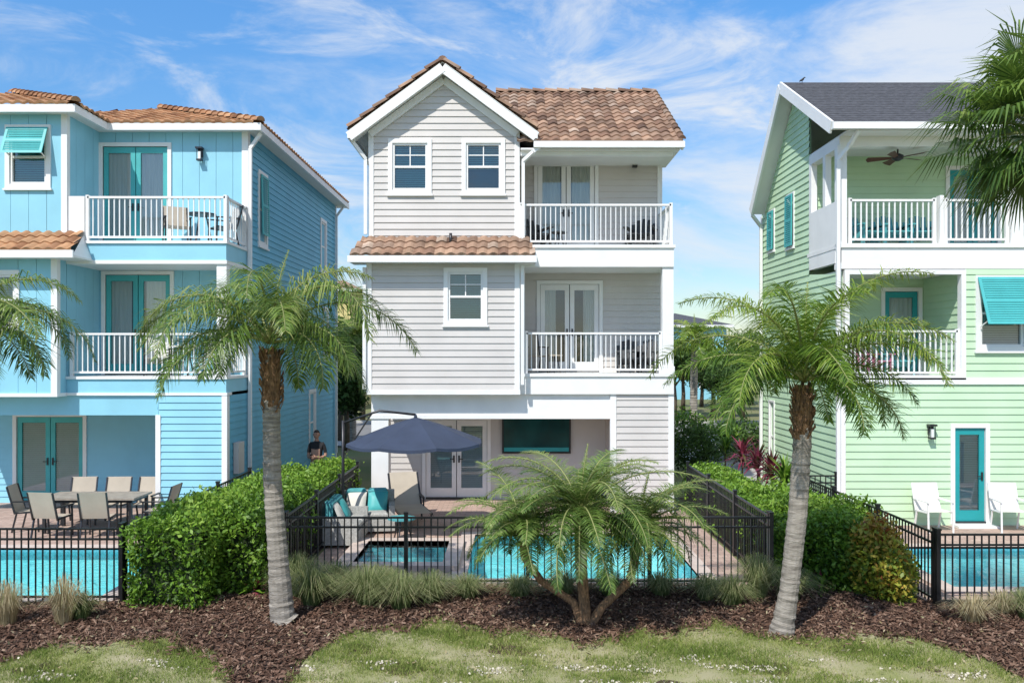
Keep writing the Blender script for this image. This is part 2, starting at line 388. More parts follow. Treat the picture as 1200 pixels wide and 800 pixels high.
    A.lbox('corner_board',WHITE,F2,XL-.06,XL+.06,-.3,.035,zb,zt); A.lbox('corner_board',WHITE,F2,.06,.18,-.3,.036,zb,zt)
    A.box('bay_skirt',WHITE,XL-.07,.19,19.68,20,zb-.1,zb)
    E=(0,19.3,5.92); mS=Vector((0,.7,.5)).normalized(); tile_plane(A,'bay_roof_tiles',TILE,E,(1,0,0),mS,.86,lambda t:-3.72+t*.3,lambda t:.56-t*.2,row=.29)
    A.box('bay_roof_fascia',WHITE,-3.72,.56,19.27,19.33,5.78,5.93); A.box('bay_roof_soffit',SOFF,-3.7,.54,19.33,20.0,5.79,5.83)
    A.add('bay_roof_end',WHITE,[(-3.7,19.33,5.83),(-3.7,20,5.83),(-3.5,20,6.4)],[(0,1,2)]); A.add('bay_roof_end',WHITE,[(.54,19.33,5.83),(.54,20,5.83),(.4,20,6.4)],[(0,1,2)])
    A.tube('vent_pipe',METAL,[(-1.42,19.75,6.2),(-1.42,19.75,6.5)],.035)
    D2=(SX(633,21.5),SX(702,21.5),z2,SZ(333,21.5))
    siding(A,'lap_siding',GREY,FB,.16,XR,z2,z3-.5,[D2],.155); fdoor(A,FB,*D2,cover=.55)
    A.box('corner_column',WHITE,XR-.24,XR+.02,19.96,20.2,z2,z3-.5); A.box('column_base',WHITE,XR-.27,XR+.04,19.93,20.23,z2,z2+.18)
    A.box('inner_column',WHITE,.19,.3,19.97,20.1,z2,z3-.5)
    railing(A,(.34,20.02),(XR-.28,20.02),z2,.95); railing(A,(XR-.1,20.27),(XR-.1,21.45),z2,.95)
    A.box('balcony_slab',WHITE,.14,XR+.02,19.92,21.9,z2-.47,z2)
    A.box('balcony_edge_trim',WHITE,.19,XR+.06,19.88,21.6,z2-.06,z2+.012)
    zq=hz(488)
    A.box('porch_belt',WHITE,XL-.02,.14,19.90,21.9,z2-.47,z2-.33)
    A.box('porch_header',WHITE,XL,2.36,20.02,20.32,zq,z2-.47)
    A.box('porch_header_trim',WHITE,XL-.03,2.38,19.99,20.33,zq-.05,zq+.04)
    A.box('patio_ceiling',SOFF,XL,2.4,20.3,22,z2-.56,z2-.5)
    A.box('patio_column',WHITE,XL,XL+.4,20.02,20.42,0,zq); A.box('patio_column_base',WHITE,XL-.03,XL+.43,19.99,20.45,0,.25)
    siding(A,'lap_siding',GREY,MF(20),2.42,XR,0,z2-.47,(),.155)
    A.box('body_ground',GREY,2.4,XR-.02,20.02,22,0,z2-.5)
    A.box('corner_board',WHITE,2.3,2.44,19.965,20.1,0,z2-.47); A.box('corner_board',WHITE,XR-.1,XR+.03,19.965,20.1,0,z2-.47)
    FP=MF(21.8); D1=(SX(499,21.8),SX(571,21.8),0.02,SZ(492,21.8)); TV=(SX(588,21.8),SX(669,21.8),SZ(531,21.8),SZ(488,21.8))
    siding(A,'lap_siding',GREY,FP,XL,2.42,0,z2-.5,[D1],.155); fdoor(A,FP,*D1,cover=.9,inner=BLIND)
    ring(A,'screen_frame',BLACK,FP,TV[0]+.05,TV[1]-.05,TV[2]+.05,TV[3]-.05,.04,.03,.11)
    A.lbox('screen_panel',SCREEN,FP,TV[0]+.05,TV[1]-.05,.03,.095,TV[2]+.05,TV[3]-.05)
    A.lbox('screen_lower_band',TEAL,FP,TV[0]+.06,TV[1]-.06,.095,.099,TV[2]+.06,TV[2]+.16)
    siding(A,'lap_siding',GREY,MN(2.4),20.3,21.8,0,z2-.5,(),.155)
    dpipe(A,[(-3.68,19.75,8.72),(-3.68,19.8,8.6),(-3.42,19.93,8.25),(-3.42,19.93,6.5)])
    dpipe(A,[(.66,19.7,8.5),(.5,19.72,8.38),(.26,19.9,8.2),(.26,19.9,6.32)])
    dpipe(A,[(XL-.1,19.66,5.7),(XL-.1,19.66,2.9)])
    dpipe(A,[(.24,19.66,5.75),(.24,19.66,3.0)])
    A.done()
centre_house()
# ------------------------------------------------------------ BLUE HOUSE
def blue_house():
    A=Asm('blue_three_storey_house'); XR=-6.33; YB=20.4; YF=18.9; XB=-9.87; XL=-13.5
    z3=6.2; z2=3.2; ze=9.0
    A.box('body_walls',BLUE,XL,XR-.02,YB+.17,30.6,2.9,ze); A.box('body_ground',BLUE,XL,XR-.02,21.5,30.58,0,2.9)
    FB=MF(YB); FF=MF(YF)
    D3=(SX(121,YB),SX(197,YB),z3,SZ(172,YB))
    planks(A,'board_siding',BLUEL,FB,XB,XR,z3,ze,[D3],.4)
    fdoor(A,FB,*D3,frame=WHITE,leaf=TEALL,inner=CURT,cover=1.0); lamp(A,FB,SX(236,YB),SZ(182,YB))
    W=(SX(12,YF),SX(55,YF),SZ(216,YF),SZ(152,YF))
    planks(A,'board_siding',BLUEL,FF,XL,XB,z3-.1,ze,[W],.4); window(A,FF,*W,blind=BLINDT)
    bahama(A,FF,W[0]-.04,W[1]+.06,W[3]+.04,.62,.25)
    A.box('body_bay',BLUEL,XL,XB-.02,YF+.17,YB+.2,z2,ze); planks(A,'board_siding',BLUEL,MP(XB),YF,YB,z2,ze,(),.4)
    A.lbox('corner_board',WHITE,MF(YB),XR-.12,XR+.03,-.1,.035,z3,ze)
    A.lbox('corner_board',BLUEL,FF,XB-.1,XB+.03,-.1,.035,z3,ze)
    A.box('soffit',SOFF,XL-.4,XR+.4,20.12,31,ze-.0,ze+.05); A.box('soffit',SOFF,XL-.4,XB+.32,18.62,20.12,ze-.0,ze+.05)
    A.box('fascia',WHITE,XB+.33,XR+.42,20.06,20.13,ze-.03,ze+.14); A.box('fascia',WHITE,XR+.36,XR+.42,20.13,31,ze-.03,ze+.14)
    A.box('fascia',WHITE,XL-.4,XB+.36,18.56,18.62,ze-.03,ze+.14); A.box('fascia',WHITE,XB+.3,XB+.36,18.62,20.06,ze-.03,ze+.14)
    A.box('balcony_slab',BLUEL,XB,XR,YF,YB,z3-.42,z3-.05); A.box('balcony_edge_trim',WHITE,XB-.0,XR+.03,YF-.04,YB,z3-.05,z3+.01); A.box('balcony_lower_trim',WHITE,XB,XR+.02,YF-.02,YB,z3-.5,z3-.42)
    railing(A,(XB+.45,YF+.05),(XR-.03,YF+.05),z3,.98); railing(A,(XR-.03,YF+.14),(XR-.03,YB-.05),z3,.98)
    A.box('balcony_half_wall',WHITE,XB+.0,XB+.4,YF,YF+.12,z3,z3+1.0)
    D2=(SX(124,YB),SX(200,YB),z2,SZ(322,YB))
    planks(A,'board_siding',BLUEL,FB,XB,XR,z2,z3-.5,[D2],.4); fdoor(A,FB,*D2,frame=WHITE,leaf=TEALL,inner=CURT,cover=.9)
    A.box('corner_column',WHITE,XR-.22,XR,YF+.02,YF+.24,z2,z3-.5)
    railing(A,(XB+.1,YF+.05),(XR-.26,YF+.05),z2,.95); railing(A,(XR-.05,YF+.3),(XR-.05,YB-.05),z2,.95)
    F2=MF(18.5); XB2=SX(66,18.5); W2=(-11.6,SX(18,18.5),SZ(380,18.5),SZ(322,18.5))
    planks(A,'board_siding',BLUEL,F2,XL,XB2,z2-.345,5.85,[W2],.4); window(A,F2,*W2,blind=BLIND)
    A.box('body_bay2',BLUEL,XL,XB2-.02,18.68,YB,z2-.345,5.9); planks(A,'board_siding',BLUEL,MP(XB2),18.5,YB,z2-.345,5.85,(),.4)
    A.box('bay_skirt',WHITE,XL,XB2+.04,18.46,18.86,z2-.42,z2-.345)
    A.lbox('corner_board',WHITE,F2,XB2-.1,XB2+.035,-.1,.036,z2-.345,5.85)
    tile_plane(A,'bay_roof_tiles',TILEO,(0,18.05,5.88),(1,0,0),Vector((0,.85,.5)),.98,lambda t:XL-.3,lambda t:SX(92,18.05)-.1-t*.25)
    A.box('bay_roof_fascia',WHITE,XL-.3,SX(92,18.05)-.1,18.0,18.06,5.74,5.9); A.box('bay_roof_soffit',SOFF,XL-.3,SX(92,18.05)-.12,18.06,18.9,5.76,5.8)
    A.add('bay_roof_end',WHITE,[(-9.3,18.06,5.8),(-9.3,18.9,5.8),(-9.5,18.9,6.32)],[(0,1,2)])
    A.box('balcony_slab2',BLUEL,XB,XR,YF,YB+.2,z2-.35,z2-.05); A.box('balcony_edge_trim',WHITE,XB,XR+.03,YF-.04,YB,z2-.05,z2+.01)
    A.box('patio_header',BLUEL,XL,XR-.02,YF+.03,YF+.3,2.35,z2-.41); A.box('belt_trim',WHITE,XL,XR+.03,YF-.03,YF+.3,z2-.41,z2-.35)
    A.box('patio_ceiling',SOFF,XL,XR-.02,YF+.3,21.5,2.7,2.75)
    xa=SX(186,YF)
    siding(A,'lap_siding',BLUEL,FF,xa,XR,0.0,z2-.42,(),.155); A.box('body_patch',BLUE,xa+.02,XR-.02,YF+.04,21.5,0,2.72)
    siding(A,'lap_siding',BLUE,MN(xa),YF,21.3,0,2.7,(),.155)
    A.lbox('corner_board',WHITE,FF,xa-.06,xa+.05,-.12,.036,0,2.36); A.lbox('corner_board',WHITE,FF,XR-.09,XR+.03,-.12,.036,0,z2-.42)
    FP=MF(21.3); D1=(SX(20,21.3),SX(98,21.3),.02,SZ(488,21.3))
    siding(A,'lap_siding',BLUE,FP,XL,xa,0,2.7,[D1],.155); fdoor(A,FP,*D1,frame=TEAL,leaf=TEALL,inner=BLIND)
    MS=MP(XR)
    holes=[(21.3,21.9,6.5,8.2),(28.2,28.9,6.5,8.1),(26.6,27.3,.6,2.5),(28.6,29.2,3.6,5.2)]
    siding(A,'side_lap_siding',BLUE_SHADED,MS,YF,YB,0,z2-.42,(),.155); siding(A,'side_lap_siding',BLUE_SHADED,MS,YB,30.6,0,ze,holes,.155)
    for i,H in enumerate(holes):
        window(A,MS,*H,trim=TEAL,blind=BLIND)
        if i==0: bahama(A,MS,H[0],H[1],H[3],1.5,.03,mat=TEAL)
    A.lbox('corner_board',WHITE,MS,30.5,30.62,-.1,.035,0,ze); A.lbox('corner_board',WHITE,MS,YF,YF+.12,-.0,.035,0,z2-.42); A.lbox('corner_board',WHITE,MS,YB,YB+.13,-.0,.035,z2,ze)
    dpipe(A,[(XR+.36,20.3,8.95),(XR+.1,20.32,8.6),(XR+.09,20.32,.2)]); dpipe(A,[(XR+.36,30.3,8.95),(XR+.1,30.3,8.6),(XR+.09,30.3,.2)])
    A.lbox('meter_box',GREY,MS,19.3,19.7,.03,.15,1.0,1.7)
    m=.36; c=math.sqrt(1+m*m); X0=XR+.42; Y0=20.06; x1=XL-.4; hw=(X0-x1)/2
    zt=ze+.12
    tile_plane(A,'roof_tiles',TILEO,(0,Y0,zt),(1,0,0),(0,1,m),hw*c,lambda t:x1+t/c,lambda t:X0-t/c)
    tile_plane(A,'roof_tiles',TILEO,(X0,0,zt),(0,1,0),(-1,0,m),hw*c,lambda t:Y0+t/c,lambda t:31-t/c)
    tile_plane(A,'roof_tiles',TILEO,(x1,0,zt),(0,1,0),(1,0,m),hw*c,lambda t:Y0+t/c,lambda t:31-t/c)
    tile_plane(A,'roof_tiles',TILEO,(0,31,zt),(1,0,0),(0,-1,m),hw*c,lambda t:x1+t/c,lambda t:X0-t/c)
    xm=(X0+x1)/2
    ridge_tiles(A,'hip_tiles',TILEO,(X0,Y0,zt+.05),(xm,Y0+hw,zt+hw*m+.07)); ridge_tiles(A,'ridge_tiles',TILEO,(xm,Y0+hw,zt+hw*m+.07),(xm,31-hw,zt+hw*m+.07))
    X2=XB+.38; Y2=18.56; hw2=(X2-(-16.2))/2
    tile_plane(A,'roof_tiles',TILEO,(0,Y2,zt+.01),(1,0,0),(0,1,m),hw2*c,lambda t:-16.2+t/c,lambda t:X2-t/c)
    tile_plane(A,'roof_tiles',TILEO,(X2,0,zt+.01),(0,1,0),(-1,0,m),hw2*c,lambda t:Y2+t/c,lambda t:26)
    ridge_tiles(A,'hip_tiles',TILEO,(X2,Y2,zt+.06),(X2-hw2,Y2+hw2,zt+hw2*m+.08))
    A.done()
blue_house()
# ------------------------------------------------------------ GREEN HOUSE
def green_house():
    A=Asm('green_three_storey_house'); X=7.12; YF=18.5; XR=13.6; z2=3.15; z3=6.1; YB=20.4; YR=24.3
    FF=MF(YF); FB=MF(YB)
    A.box('body_walls',GREEN,X+.02,XR,YB+.17,YR,0,8.0); A.box('body_ground',GREEN,X+.02,XR,YF+.17,YB+.2,0,z2-.2)
    A.box('body_right',GREEN,9.86,XR,YF+.17,YB+.2,z2-.2,z3-.55)
    D=(SX(1118,YF),SX(1154,YF),.05,SZ(501,YF))
    siding(A,'lap_siding',GREEN,FF,X,XR,0,z2-.1,[D],.16)
    fdoor(A,FF,*D,frame=WHITE,leaf=TEAL,inner=BLIND,leaves=1,part='glazed_door'); lamp(A,FF,SX(1089,YF),SZ(505,YF))
    A.lbox('doorstep',WHITE,FF,D[0]-.1,D[1]+.1,.0,.4,.0,.05)
    A.lbox('corner_board',WHITE,FF,X-.03,X+.1,-.12,.04,0,z2-.1)
    A.lbox('belt_trim',WHITE,FF,X-.04,XR,-.1,.05,z2-.1,z2+.04)
    W=(SX(1148,YF),SX(1199,YF),SZ(406,YF),SZ(328,YF)); x0=7.3; x1=9.72
    siding(A,'lap_siding',GREEN,FF,x1+.1,XR,z2+.04,z3-.55,[W],.16); window(A,FF,*W); bahama(A,FF,W[0]-.08,W[1]+.12,W[3]+.06,1.02,.4)
    ring(A,'loggia_frame',WHITE,FF,x0,x1,z2+.1,z3-.67,.1,-.12,.05)
    A.box('loggia_floor',WHITE,x0-.1,x1+.1,YF+.12,YB,z2-.02,z2+.04); A.box('loggia_ceiling',SOFF,x0-.1,x1+.1,YF+.1,YB,z3-.6,z3-.56)
    siding(A,'lap_siding',GREEN,FB,X,9.86,z2,z3-.6,[(8.9,9.7,z2+.04,5.2)],.16); fdoor(A,FB,8.9,9.7,z2+.04,5.2,frame=WHITE,leaf=TEAL,inner=CURT,leaves=1,part='glazed_door',cover=1)
    siding(A,'lap_siding',GREEN,MN(9.84),YF+.12,YB,z2,z3-.6,(),.16); A.box('loggia_side_wall',GREEN,X+.03,x0-.02,YF+.1,YB,z2,z3-.6)
    railing(A,(x0+.04,YF+.06),(x1-.04,YF+.06),z2+.05,1.0,b=.028)
    A.box('porch_slab',WHITE,X-.03,XR,YF-.04,YB+.1,z3-.09,z3+.0); A.box('porch_belt',WHITE,X,XR,YF,YF+.3,z3-.42,z3-.09); A.box('belt_trim',WHITE,X-.02,XR,YF-.02,YF+.3,z3-.55,z3-.42)
    siding(A,'lap_siding',GREEN,FB,X,XR,z3,8.42,[(SX(1112,YB),SX(1168,YB),z3,8.1)],.16); fdoor(A,FB,SX(1112,YB),SX(1168,YB),z3,8.1,frame=WHITE,leaf=TEAL,inner=CURT,cover=1)
    for p in(987,1104,1191,):
        x=SX(p,YF); w=.11 if p!=1104 else .05; top=8.25 if p!=1104 else z3+1.05
        A.box('porch_column',WHITE,x-w+.02,x+w,YF+.02,YF+.2,z3,top)
    railing(A,(7.36,YF+.1),(9.2,YF+.1),z3,.95,b=.028); railing(A,(9.44,YF+.1),(10.78,YF+.1),z3,.95,b=.028); railing(A,(11.1,YF+.1),(XR,YF+.1),z3,.95)
    A.box('porch_beam',WHITE,X-.02,XR,YF,YF+.22,8.2,8.42); A.box('porch_beam',WHITE,X-.02,X+.2,YF+.22,YB,8.2,8.42); A.box('porch_ceiling',SOFF,X,XR,YF-.5,YB+.1,8.42,8.46)
    A.box('porch_side_wall',WHITE,X-.02,X+.1,YF+.25,YB,z3-.4,z3+.95); A.box('porch_column',WHITE,X-.02,X+.12,19.35,19.5,z3+.95,8.2); A.box('porch_column',WHITE,X-.02,X+.12,YB-.15,YB,z3+.95,8.2)
    MS=MN(X); pk=(21.4,10.2); zb=7.75
    lim=lambda z:(YF,YR) if z<z3-.5 else ((YB,YR) if z<zb else (max(YB,pk[0]-(pk[1]-z)/.56), min(YR,pk[0]+(pk[1]-z)/.9)))
    holes=[(21.5,21.98,6.45,7.75),(23.1,23.5,6.55,7.6),(23.1,23.5,.5,2.4)]
    siding(A,'side_lap_siding',GREEN,MS,YF,YR,0,10.15,holes,.16,lim)
    A.add('body_gable',GREEN,[(X+.03,YB,8.0),(X+.03,YR,7.6),(X+.03,pk[0],pk[1]),(X+.03,YB,9.4)],[(0,1,2,3)])
    for H in holes: window(A,MS,*H,trim=TEAL,tw=.05)
    for H in holes[:2]: bahama(A,MS,H[0]-.03,H[1]+.03,H[3],H[3]-H[2],.01,mat=TEAL)
    A.lbox('corner_board',WHITE,MS,YF,YF+.12,-.02,.04,0,z3-.1); A.lbox('corner_board',WHITE,MS,YR-.1,YR+.02,-.02,.04,0,7.6)
    xe=6.72; e=Vector((xe,17.95,8.5)); p=Vector((xe,21.4,10.42)); r=Vector((xe,24.0,7.72)); X3=Vector((8,0,0)); th=Vector((0,0,.09))
    for a,b in((e,p),(r,p)):
        n=24
        for k in range(n):
            q0=a.lerp(b,k/n);q1=a.lerp(b,(k+1)/n); lift=Vector((0,0,.012))
            A.add('roof_shingles',SHING,[q0+th+lift,q0+X3+th+lift,q1+X3+th,q1+th,q0+th-lift,q0+X3+th-lift],[(0,1,2,3),(4,5,1,0)])
        A.add('roof_soffit',SOFF,[a-th,a+X3-th,b+X3-th,b-th],[(0,1,2,3)])
        A.beam('rake_board',WHITE,a+Vector((-.0,0,-.03)),b+Vector((0,0,-.03)),.05 if a is e else .056,.26)
    A.box('gutter',WHITE,xe,xe+8,17.84,17.97,8.42,8.56)
    dpipe(A,[(7.3,17.95,8.42),(7.22,18.3,8.15),(7.04,18.42,7.9),(7.04,18.42,.2)])
    dpipe(A,[(xe+.02,23.95,7.6),(7.03,24.1,7.3),(7.03,24.1,.2)])
    A.done()
    Fn=Asm('ceiling_fan',(SX(1052,19.0),19.0,.12))
    Fn.tube('rod',METAL,[(0,0,8.3),(0,0,8.02)],.02); Fn.tube('motor',METAL,[(0,0,8.04),(0,0,8.0),(0,0,7.92),(0,0,7.88)],[.05,.12,.12,.04],12)
    WOOD=simple('fan_wood',(.12,.05,.03),.5,.2)
    for k in range(5):
        t=k*2*math.pi/5+.3; d=Vector((math.cos(t),math.sin(t),0)); s=Vector((-d.y,d.x,0))
        Fn.add('blade_%d'%k,WOOD,[d*.12-s*.04+Vector((0,0,7.93)),d*.62-s*.085+Vector((0,0,7.91)),d*.66+Vector((0,0,7.945)),d*.62+s*.085+Vector((0,0,7.98)),d*.12+s*.04+Vector((0,0,7.97))],[(0,1,2,3,4)])
    Fn.done()
green_house()
# ------------------------------------------------------------ foliage helpers
def leaves(name,P,size,mat,parent=None,tint=None,up=0.3,aspect=.5):
    n=len(P); a=rng.normal(size=(n,3)); a/=np.linalg.norm(a,axis=1)[:,None]
    b=rng.normal(size=(n,3)); b[:,2]*=1-up; b-=a*(a*b).sum(1)[:,None]; b/=np.linalg.norm(b,axis=1)[:,None]
    s=(size*rng.uniform(.6,1.3,n))[:,None]; P=np.asarray(P)
    c=np.cross(a,b)*s*.15
    V=np.stack([P-a*s,P+b*s*aspect+c,P+a*s,P-b*s*aspect+c],1).reshape(-1,3)
    F=np.arange(4*n).reshape(n,4)
    if tint is None: tint=rng.uniform(0,1,n)
    return mkmesh(name,V,F,mat,tint,False,parent)
def lump(P,f=2.2,s=0): return (np.sin(P[:,0]*f*1.3+s)+np.sin(P[:,1]*f+1.7*s+1)+np.sin(P[:,2]*f*1.7+s*2)+np.sin((P[:,0]+P[:,1])*f*2.1+s)+np.sin((P[:,1]-P[:,2])*f*3.1))/5
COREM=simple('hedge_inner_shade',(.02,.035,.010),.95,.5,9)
def hedge(name,x0,x1,y0,y1,h,mat=LEAF,dens=1100,size=.042,seed=0,rough=.07):
    E=bpy.data.objects.new(name,None); col.objects.link(E)
    faces=[('z',(x1-x0)*(y1-y0)),('x0',h*(y1-y0)),('x1',h*(y1-y0)),('y0',h*(x1-x0)),('y1',h*(x1-x0))]
    P=[];N=[]
    for f,ar in faces:
        n=int(ar*dens); u=rng.uniform(0,1,n);v=rng.uniform(0,1,n)
        X=x0+(x1-x0)*u
        if f=='z': p=np.stack([X,y0+(y1-y0)*v,np.full(n,h)],1); nn=(0,0,1)
        elif f=='x0': p=np.stack([np.full(n,x0),y0+(y1-y0)*u,h*v],1); nn=(-1,0,0)
        elif f=='x1': p=np.stack([np.full(n,x1),y0+(y1-y0)*u,h*v],1); nn=(1,0,0)
        elif f=='y0': p=np.stack([X,np.full(n,y0),h*v],1); nn=(0,-1,0)
        else: p=np.stack([X,np.full(n,y1),h*v],1); nn=(0,1,0)
        P.append(p);N.append(np.tile(nn,(n,1)))
    P=np.concatenate(P);N=np.concatenate(N)
    L=lump(P,3.1,seed); L2=lump(P,9,seed+3)
    c=np.array([(x0+x1)/2,(y0+y1)/2,h*.5]); hs=np.array([(x1-x0)/2,(y1-y0)/2,h*.5])
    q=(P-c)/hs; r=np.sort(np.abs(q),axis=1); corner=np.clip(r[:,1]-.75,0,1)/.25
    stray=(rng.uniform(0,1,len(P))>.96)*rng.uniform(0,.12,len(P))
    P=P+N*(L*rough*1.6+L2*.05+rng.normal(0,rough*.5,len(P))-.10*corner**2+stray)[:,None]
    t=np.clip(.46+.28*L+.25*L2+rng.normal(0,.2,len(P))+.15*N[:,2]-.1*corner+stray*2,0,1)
    P[:,2]=np.maximum(P[:,2],.02)
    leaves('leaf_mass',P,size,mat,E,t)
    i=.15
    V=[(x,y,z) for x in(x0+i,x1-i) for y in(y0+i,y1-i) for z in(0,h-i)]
    mkmesh('inner_shade_core',V,BF,COREM,None,False,E)  # plain dark box, colours in the shade between leaves and stops see-through
    return E
def blob(name,c,r,n,size,mat,parent=None,seed=0,shell=.75):
    d=rng.normal(size=(n,3)); d/=np.linalg.norm(d,axis=1)[:,None]
    rad=rng.uniform(shell,1.05,n)*(1+.18*lump(d*2,2.5,seed)); P=np.array(c)+d*rad[:,None]*np.array(r)
    P[:,2]=np.maximum(P[:,2],.02)
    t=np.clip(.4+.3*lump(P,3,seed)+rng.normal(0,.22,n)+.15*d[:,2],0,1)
    return leaves(name,P,size,mat,parent,t)
def tree(name,x,y,h,r,mat=LEAFD,n=3500,size=.16,seed=0):
    A=Asm(name,(x,y,0)); R=random.Random(seed)
    A.tube('trunk',BARK,[(0,0,0),(.05,0,h*.25),(0,.05,h*.5)],[.16,.12,.08])
    cs=[]
    for k in range(9):
        a=R.uniform(0,6.28); q=R.uniform(.2,.75)*r; c=(math.cos(a)*q,math.sin(a)*q,h*R.uniform(.5,.85)); cs.append(c)
        A.tube('limbs',BARK,[(0,0,h*.4),(c[0]*.5,c[1]*.5,(h*.4+c[2])/2),c],[.06,.04,.02],5)
    e=A.done()
    P=[];T=[]
    for c in cs:
        m=n//9; d=rng.normal(size=(m,3)); d/=np.linalg.norm(d,axis=1)[:,None]
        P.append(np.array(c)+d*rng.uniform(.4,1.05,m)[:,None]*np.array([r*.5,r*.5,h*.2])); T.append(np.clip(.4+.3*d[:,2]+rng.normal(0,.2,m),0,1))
    leaves('crown',np.concatenate(P),size,mat,e,np.concatenate(T))
# ---- palms
def frond_geo(base,az,e0,e1,L,nl,ll,V,F,T,RV,tintc,width=.028,droop=.55,plume=.25,taper0=.12,R=random,nseg=20):
    pts=[Vector(base)]; h=Vector((math.cos(az),math.sin(az),0)); s=Vector((-h.y,h.x,0)); ds=L/nseg; dirs=[]
    tw=R.uniform(-.35,.35)
    for i in range(nseg):
        f=(i+.5)/nseg; e=e0+(e1-e0)*f**1.15; d=(h*math.cos(e)+Vector((0,0,math.sin(e)))+s*tw*f).normalized(); dirs.append(d); pts.append(pts[-1]+d*ds)
    dirs.append(dirs[-1])
    RV.append((pts,[.018*(1-.85*i/nseg)+.002 for i in range(nseg+1)]))
    for k in range(nl):
        f=taper0+(1-taper0)*(k+.5)/nl; x=f*nseg; i=min(int(x),nseg-1); p=pts[i].lerp(pts[i+1],x-i); d=dirs[i]
        up=s.cross(d)
        if up.z<0: up=-up
        prof=math.sin(math.pi*min(1,(.18+.82*(f-taper0)/(1-taper0))**.8))**.6 if f<1 else .1
        prof=max(.25,prof)
        for sg in(-1,1):
            l=ll*prof*R.uniform(.75,1.15); fw=.35+.5*f+R.uniform(-.16,.16); pl=R.uniform(-plume,plume)
            a=(s*sg+d*fw+up*(.15+pl)).normalized(); g=Vector((0,0,-1))
            m=p+a*l*.45; b=(a+g*droop*R.uniform(.5,1.5)).normalized(); e_=m+b*l*.55
            wv=a.cross(up+s*.4*R.uniform(-1,1)).normalized()*width*.5
            o=len(V); V+= [p-wv*.5,p+wv*.5,m+wv,m-wv,e_+wv*.1,e_-wv*.1]
            F+= [(o,o+1,o+2,o+3),(o+3,o+2,o+4,o+5)]
            t=min(1,max(0,tintc+R.gauss(0,.15))); T+=[t,min(1,t+.1)]
def palm(name,base,trunkpts,radii,heads,mat,trunkmat=TRUNK,R=None,fibre=None,spear=True):
    R=R or random.Random(3); A=Asm(name)
    for tp,rd in zip(trunkpts,radii):
        pts=[];rr=[];n=len(tp)-1
        for i in range(n):
            seg=max(3,int((Vector(tp[i+1])-Vector(tp[i])).length/.035))
            for j in range(seg):
                f=j/seg; pts.append(Vector(tp[i]).lerp(Vector(tp[i+1]),f)); rr.append((rd[i]+(rd[i+1]-rd[i])*f)*(1+(.06 if j%3==0 else 0)+R.uniform(-.03,.03)))
        pts.append(Vector(tp[-1])); rr.append(rd[-1])
        A.tube('trunk',trunkmat,pts,rr,14,False)
    for H in heads:
        V=[];F=[];T=[];RV=[]
        n=H['n']
        for k in range(n):
            q=(k+.5)/n; az=k*2.399+R.uniform(-.25,.25)
            e0=H.get('etop',1.35)*(1-q)+H.get('ebot',.1)*q+R.uniform(-.12,.12); e1=e0-H.get('curl',1.7)-R.uniform(-.3,.4)
            L=H['L']*R.uniform(.82,1.12)*(.8+.3*math.sin(math.pi*min(1,q+.25)))
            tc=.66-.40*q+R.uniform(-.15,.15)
            frond_geo(H['c'],az,e0,max(e1,-1.45),L,H['nl'],H['ll'],V,F,T,RV,tc,H.get('w',.028),H.get('droop',.55),H.get('plume',.25),H.get('t0',.12),R,H.get('ns',18))
        if spear: frond_geo(H['c'],1.0,1.5,1.35,H['L']*.6,24,H['ll']*.2,V,F,T,RV,.6,.015,.1,.1,.3,R)
        for p,r in RV: A.tube('frond_stems',PETI,p,r,4)
        A.add('fronds',mat,V,F,T)
    if fibre:
        for c,r,h in fibre:
            c=Vector(c)
            A.tube('fibre_sheath',FIBER,[c,c+Vector((0,0,h*.3)),c+Vector((0,0,h*.7)),c+Vector((0,0,h))],[r*.85,r*1.1,r*1.1,r*.7],10)
            for k in range(110):
                a=R.uniform(0,6.28); z=R.uniform(0,h*.92); d=Vector((math.cos(a),math.sin(a),0)); p=c+d*r*.98+Vector((0,0,z)); s=Vector((-d.y,d.x,0))*R.uniform(.015,.04)
                A.add('old_leaf_bases',FIBER,[p-s,p+s,p+s*.4+d*.05+Vector((0,0,R.uniform(.08,.18))),p-s*.4+d*.06+Vector((0,0,R.uniform(.06,.16)))],[(0,1,2,3)])
    return A.done()
YL=11.75
def L3(px,v,Y): return Vector((SX(px,Y),Y,SZ(v,Y)))
palm('queen_palm',None,[[ (SX(334,YL),YL,0),L3(331,725,YL),L3(325,640,YL),L3(319,560,YL),L3(318,480,YL),L3(317,415,YL)]],[[.20,.165,.13,.12,.115,.10]],
  [dict(c=L3(316,402,YL),n=22,L=2.2,nl=100,ll=.55,w=.018,curl=2.1,ebot=.25,etop=1.42,droop=1.0,plume=.5,t0=.16)],PALM,R=random.Random(11),fibre=[(L3(318,485,YL),.115,.9)])
YR_=11.2
palm('foxtail_palm',None,[[ (SX(915,YR_),YR_,0),L3(918,730,YR_),L3(925,690,YR_),L3(935,600,YR_),L3(940,520,YR_),L3(941,470,YR_)]],[[.17,.14,.12,.12,.115,.10]],
  [dict(c=L3(942,446,YR_),n=27,L=2.2,nl=125,ll=.42,w=.016,curl=1.75,ebot=.3,etop=1.4,droop=.65,plume=.85,t0=.12)],PALMY,R=random.Random(5),fibre=[(L3(940,515,YR_),.115,.72)])
Yc=11.6
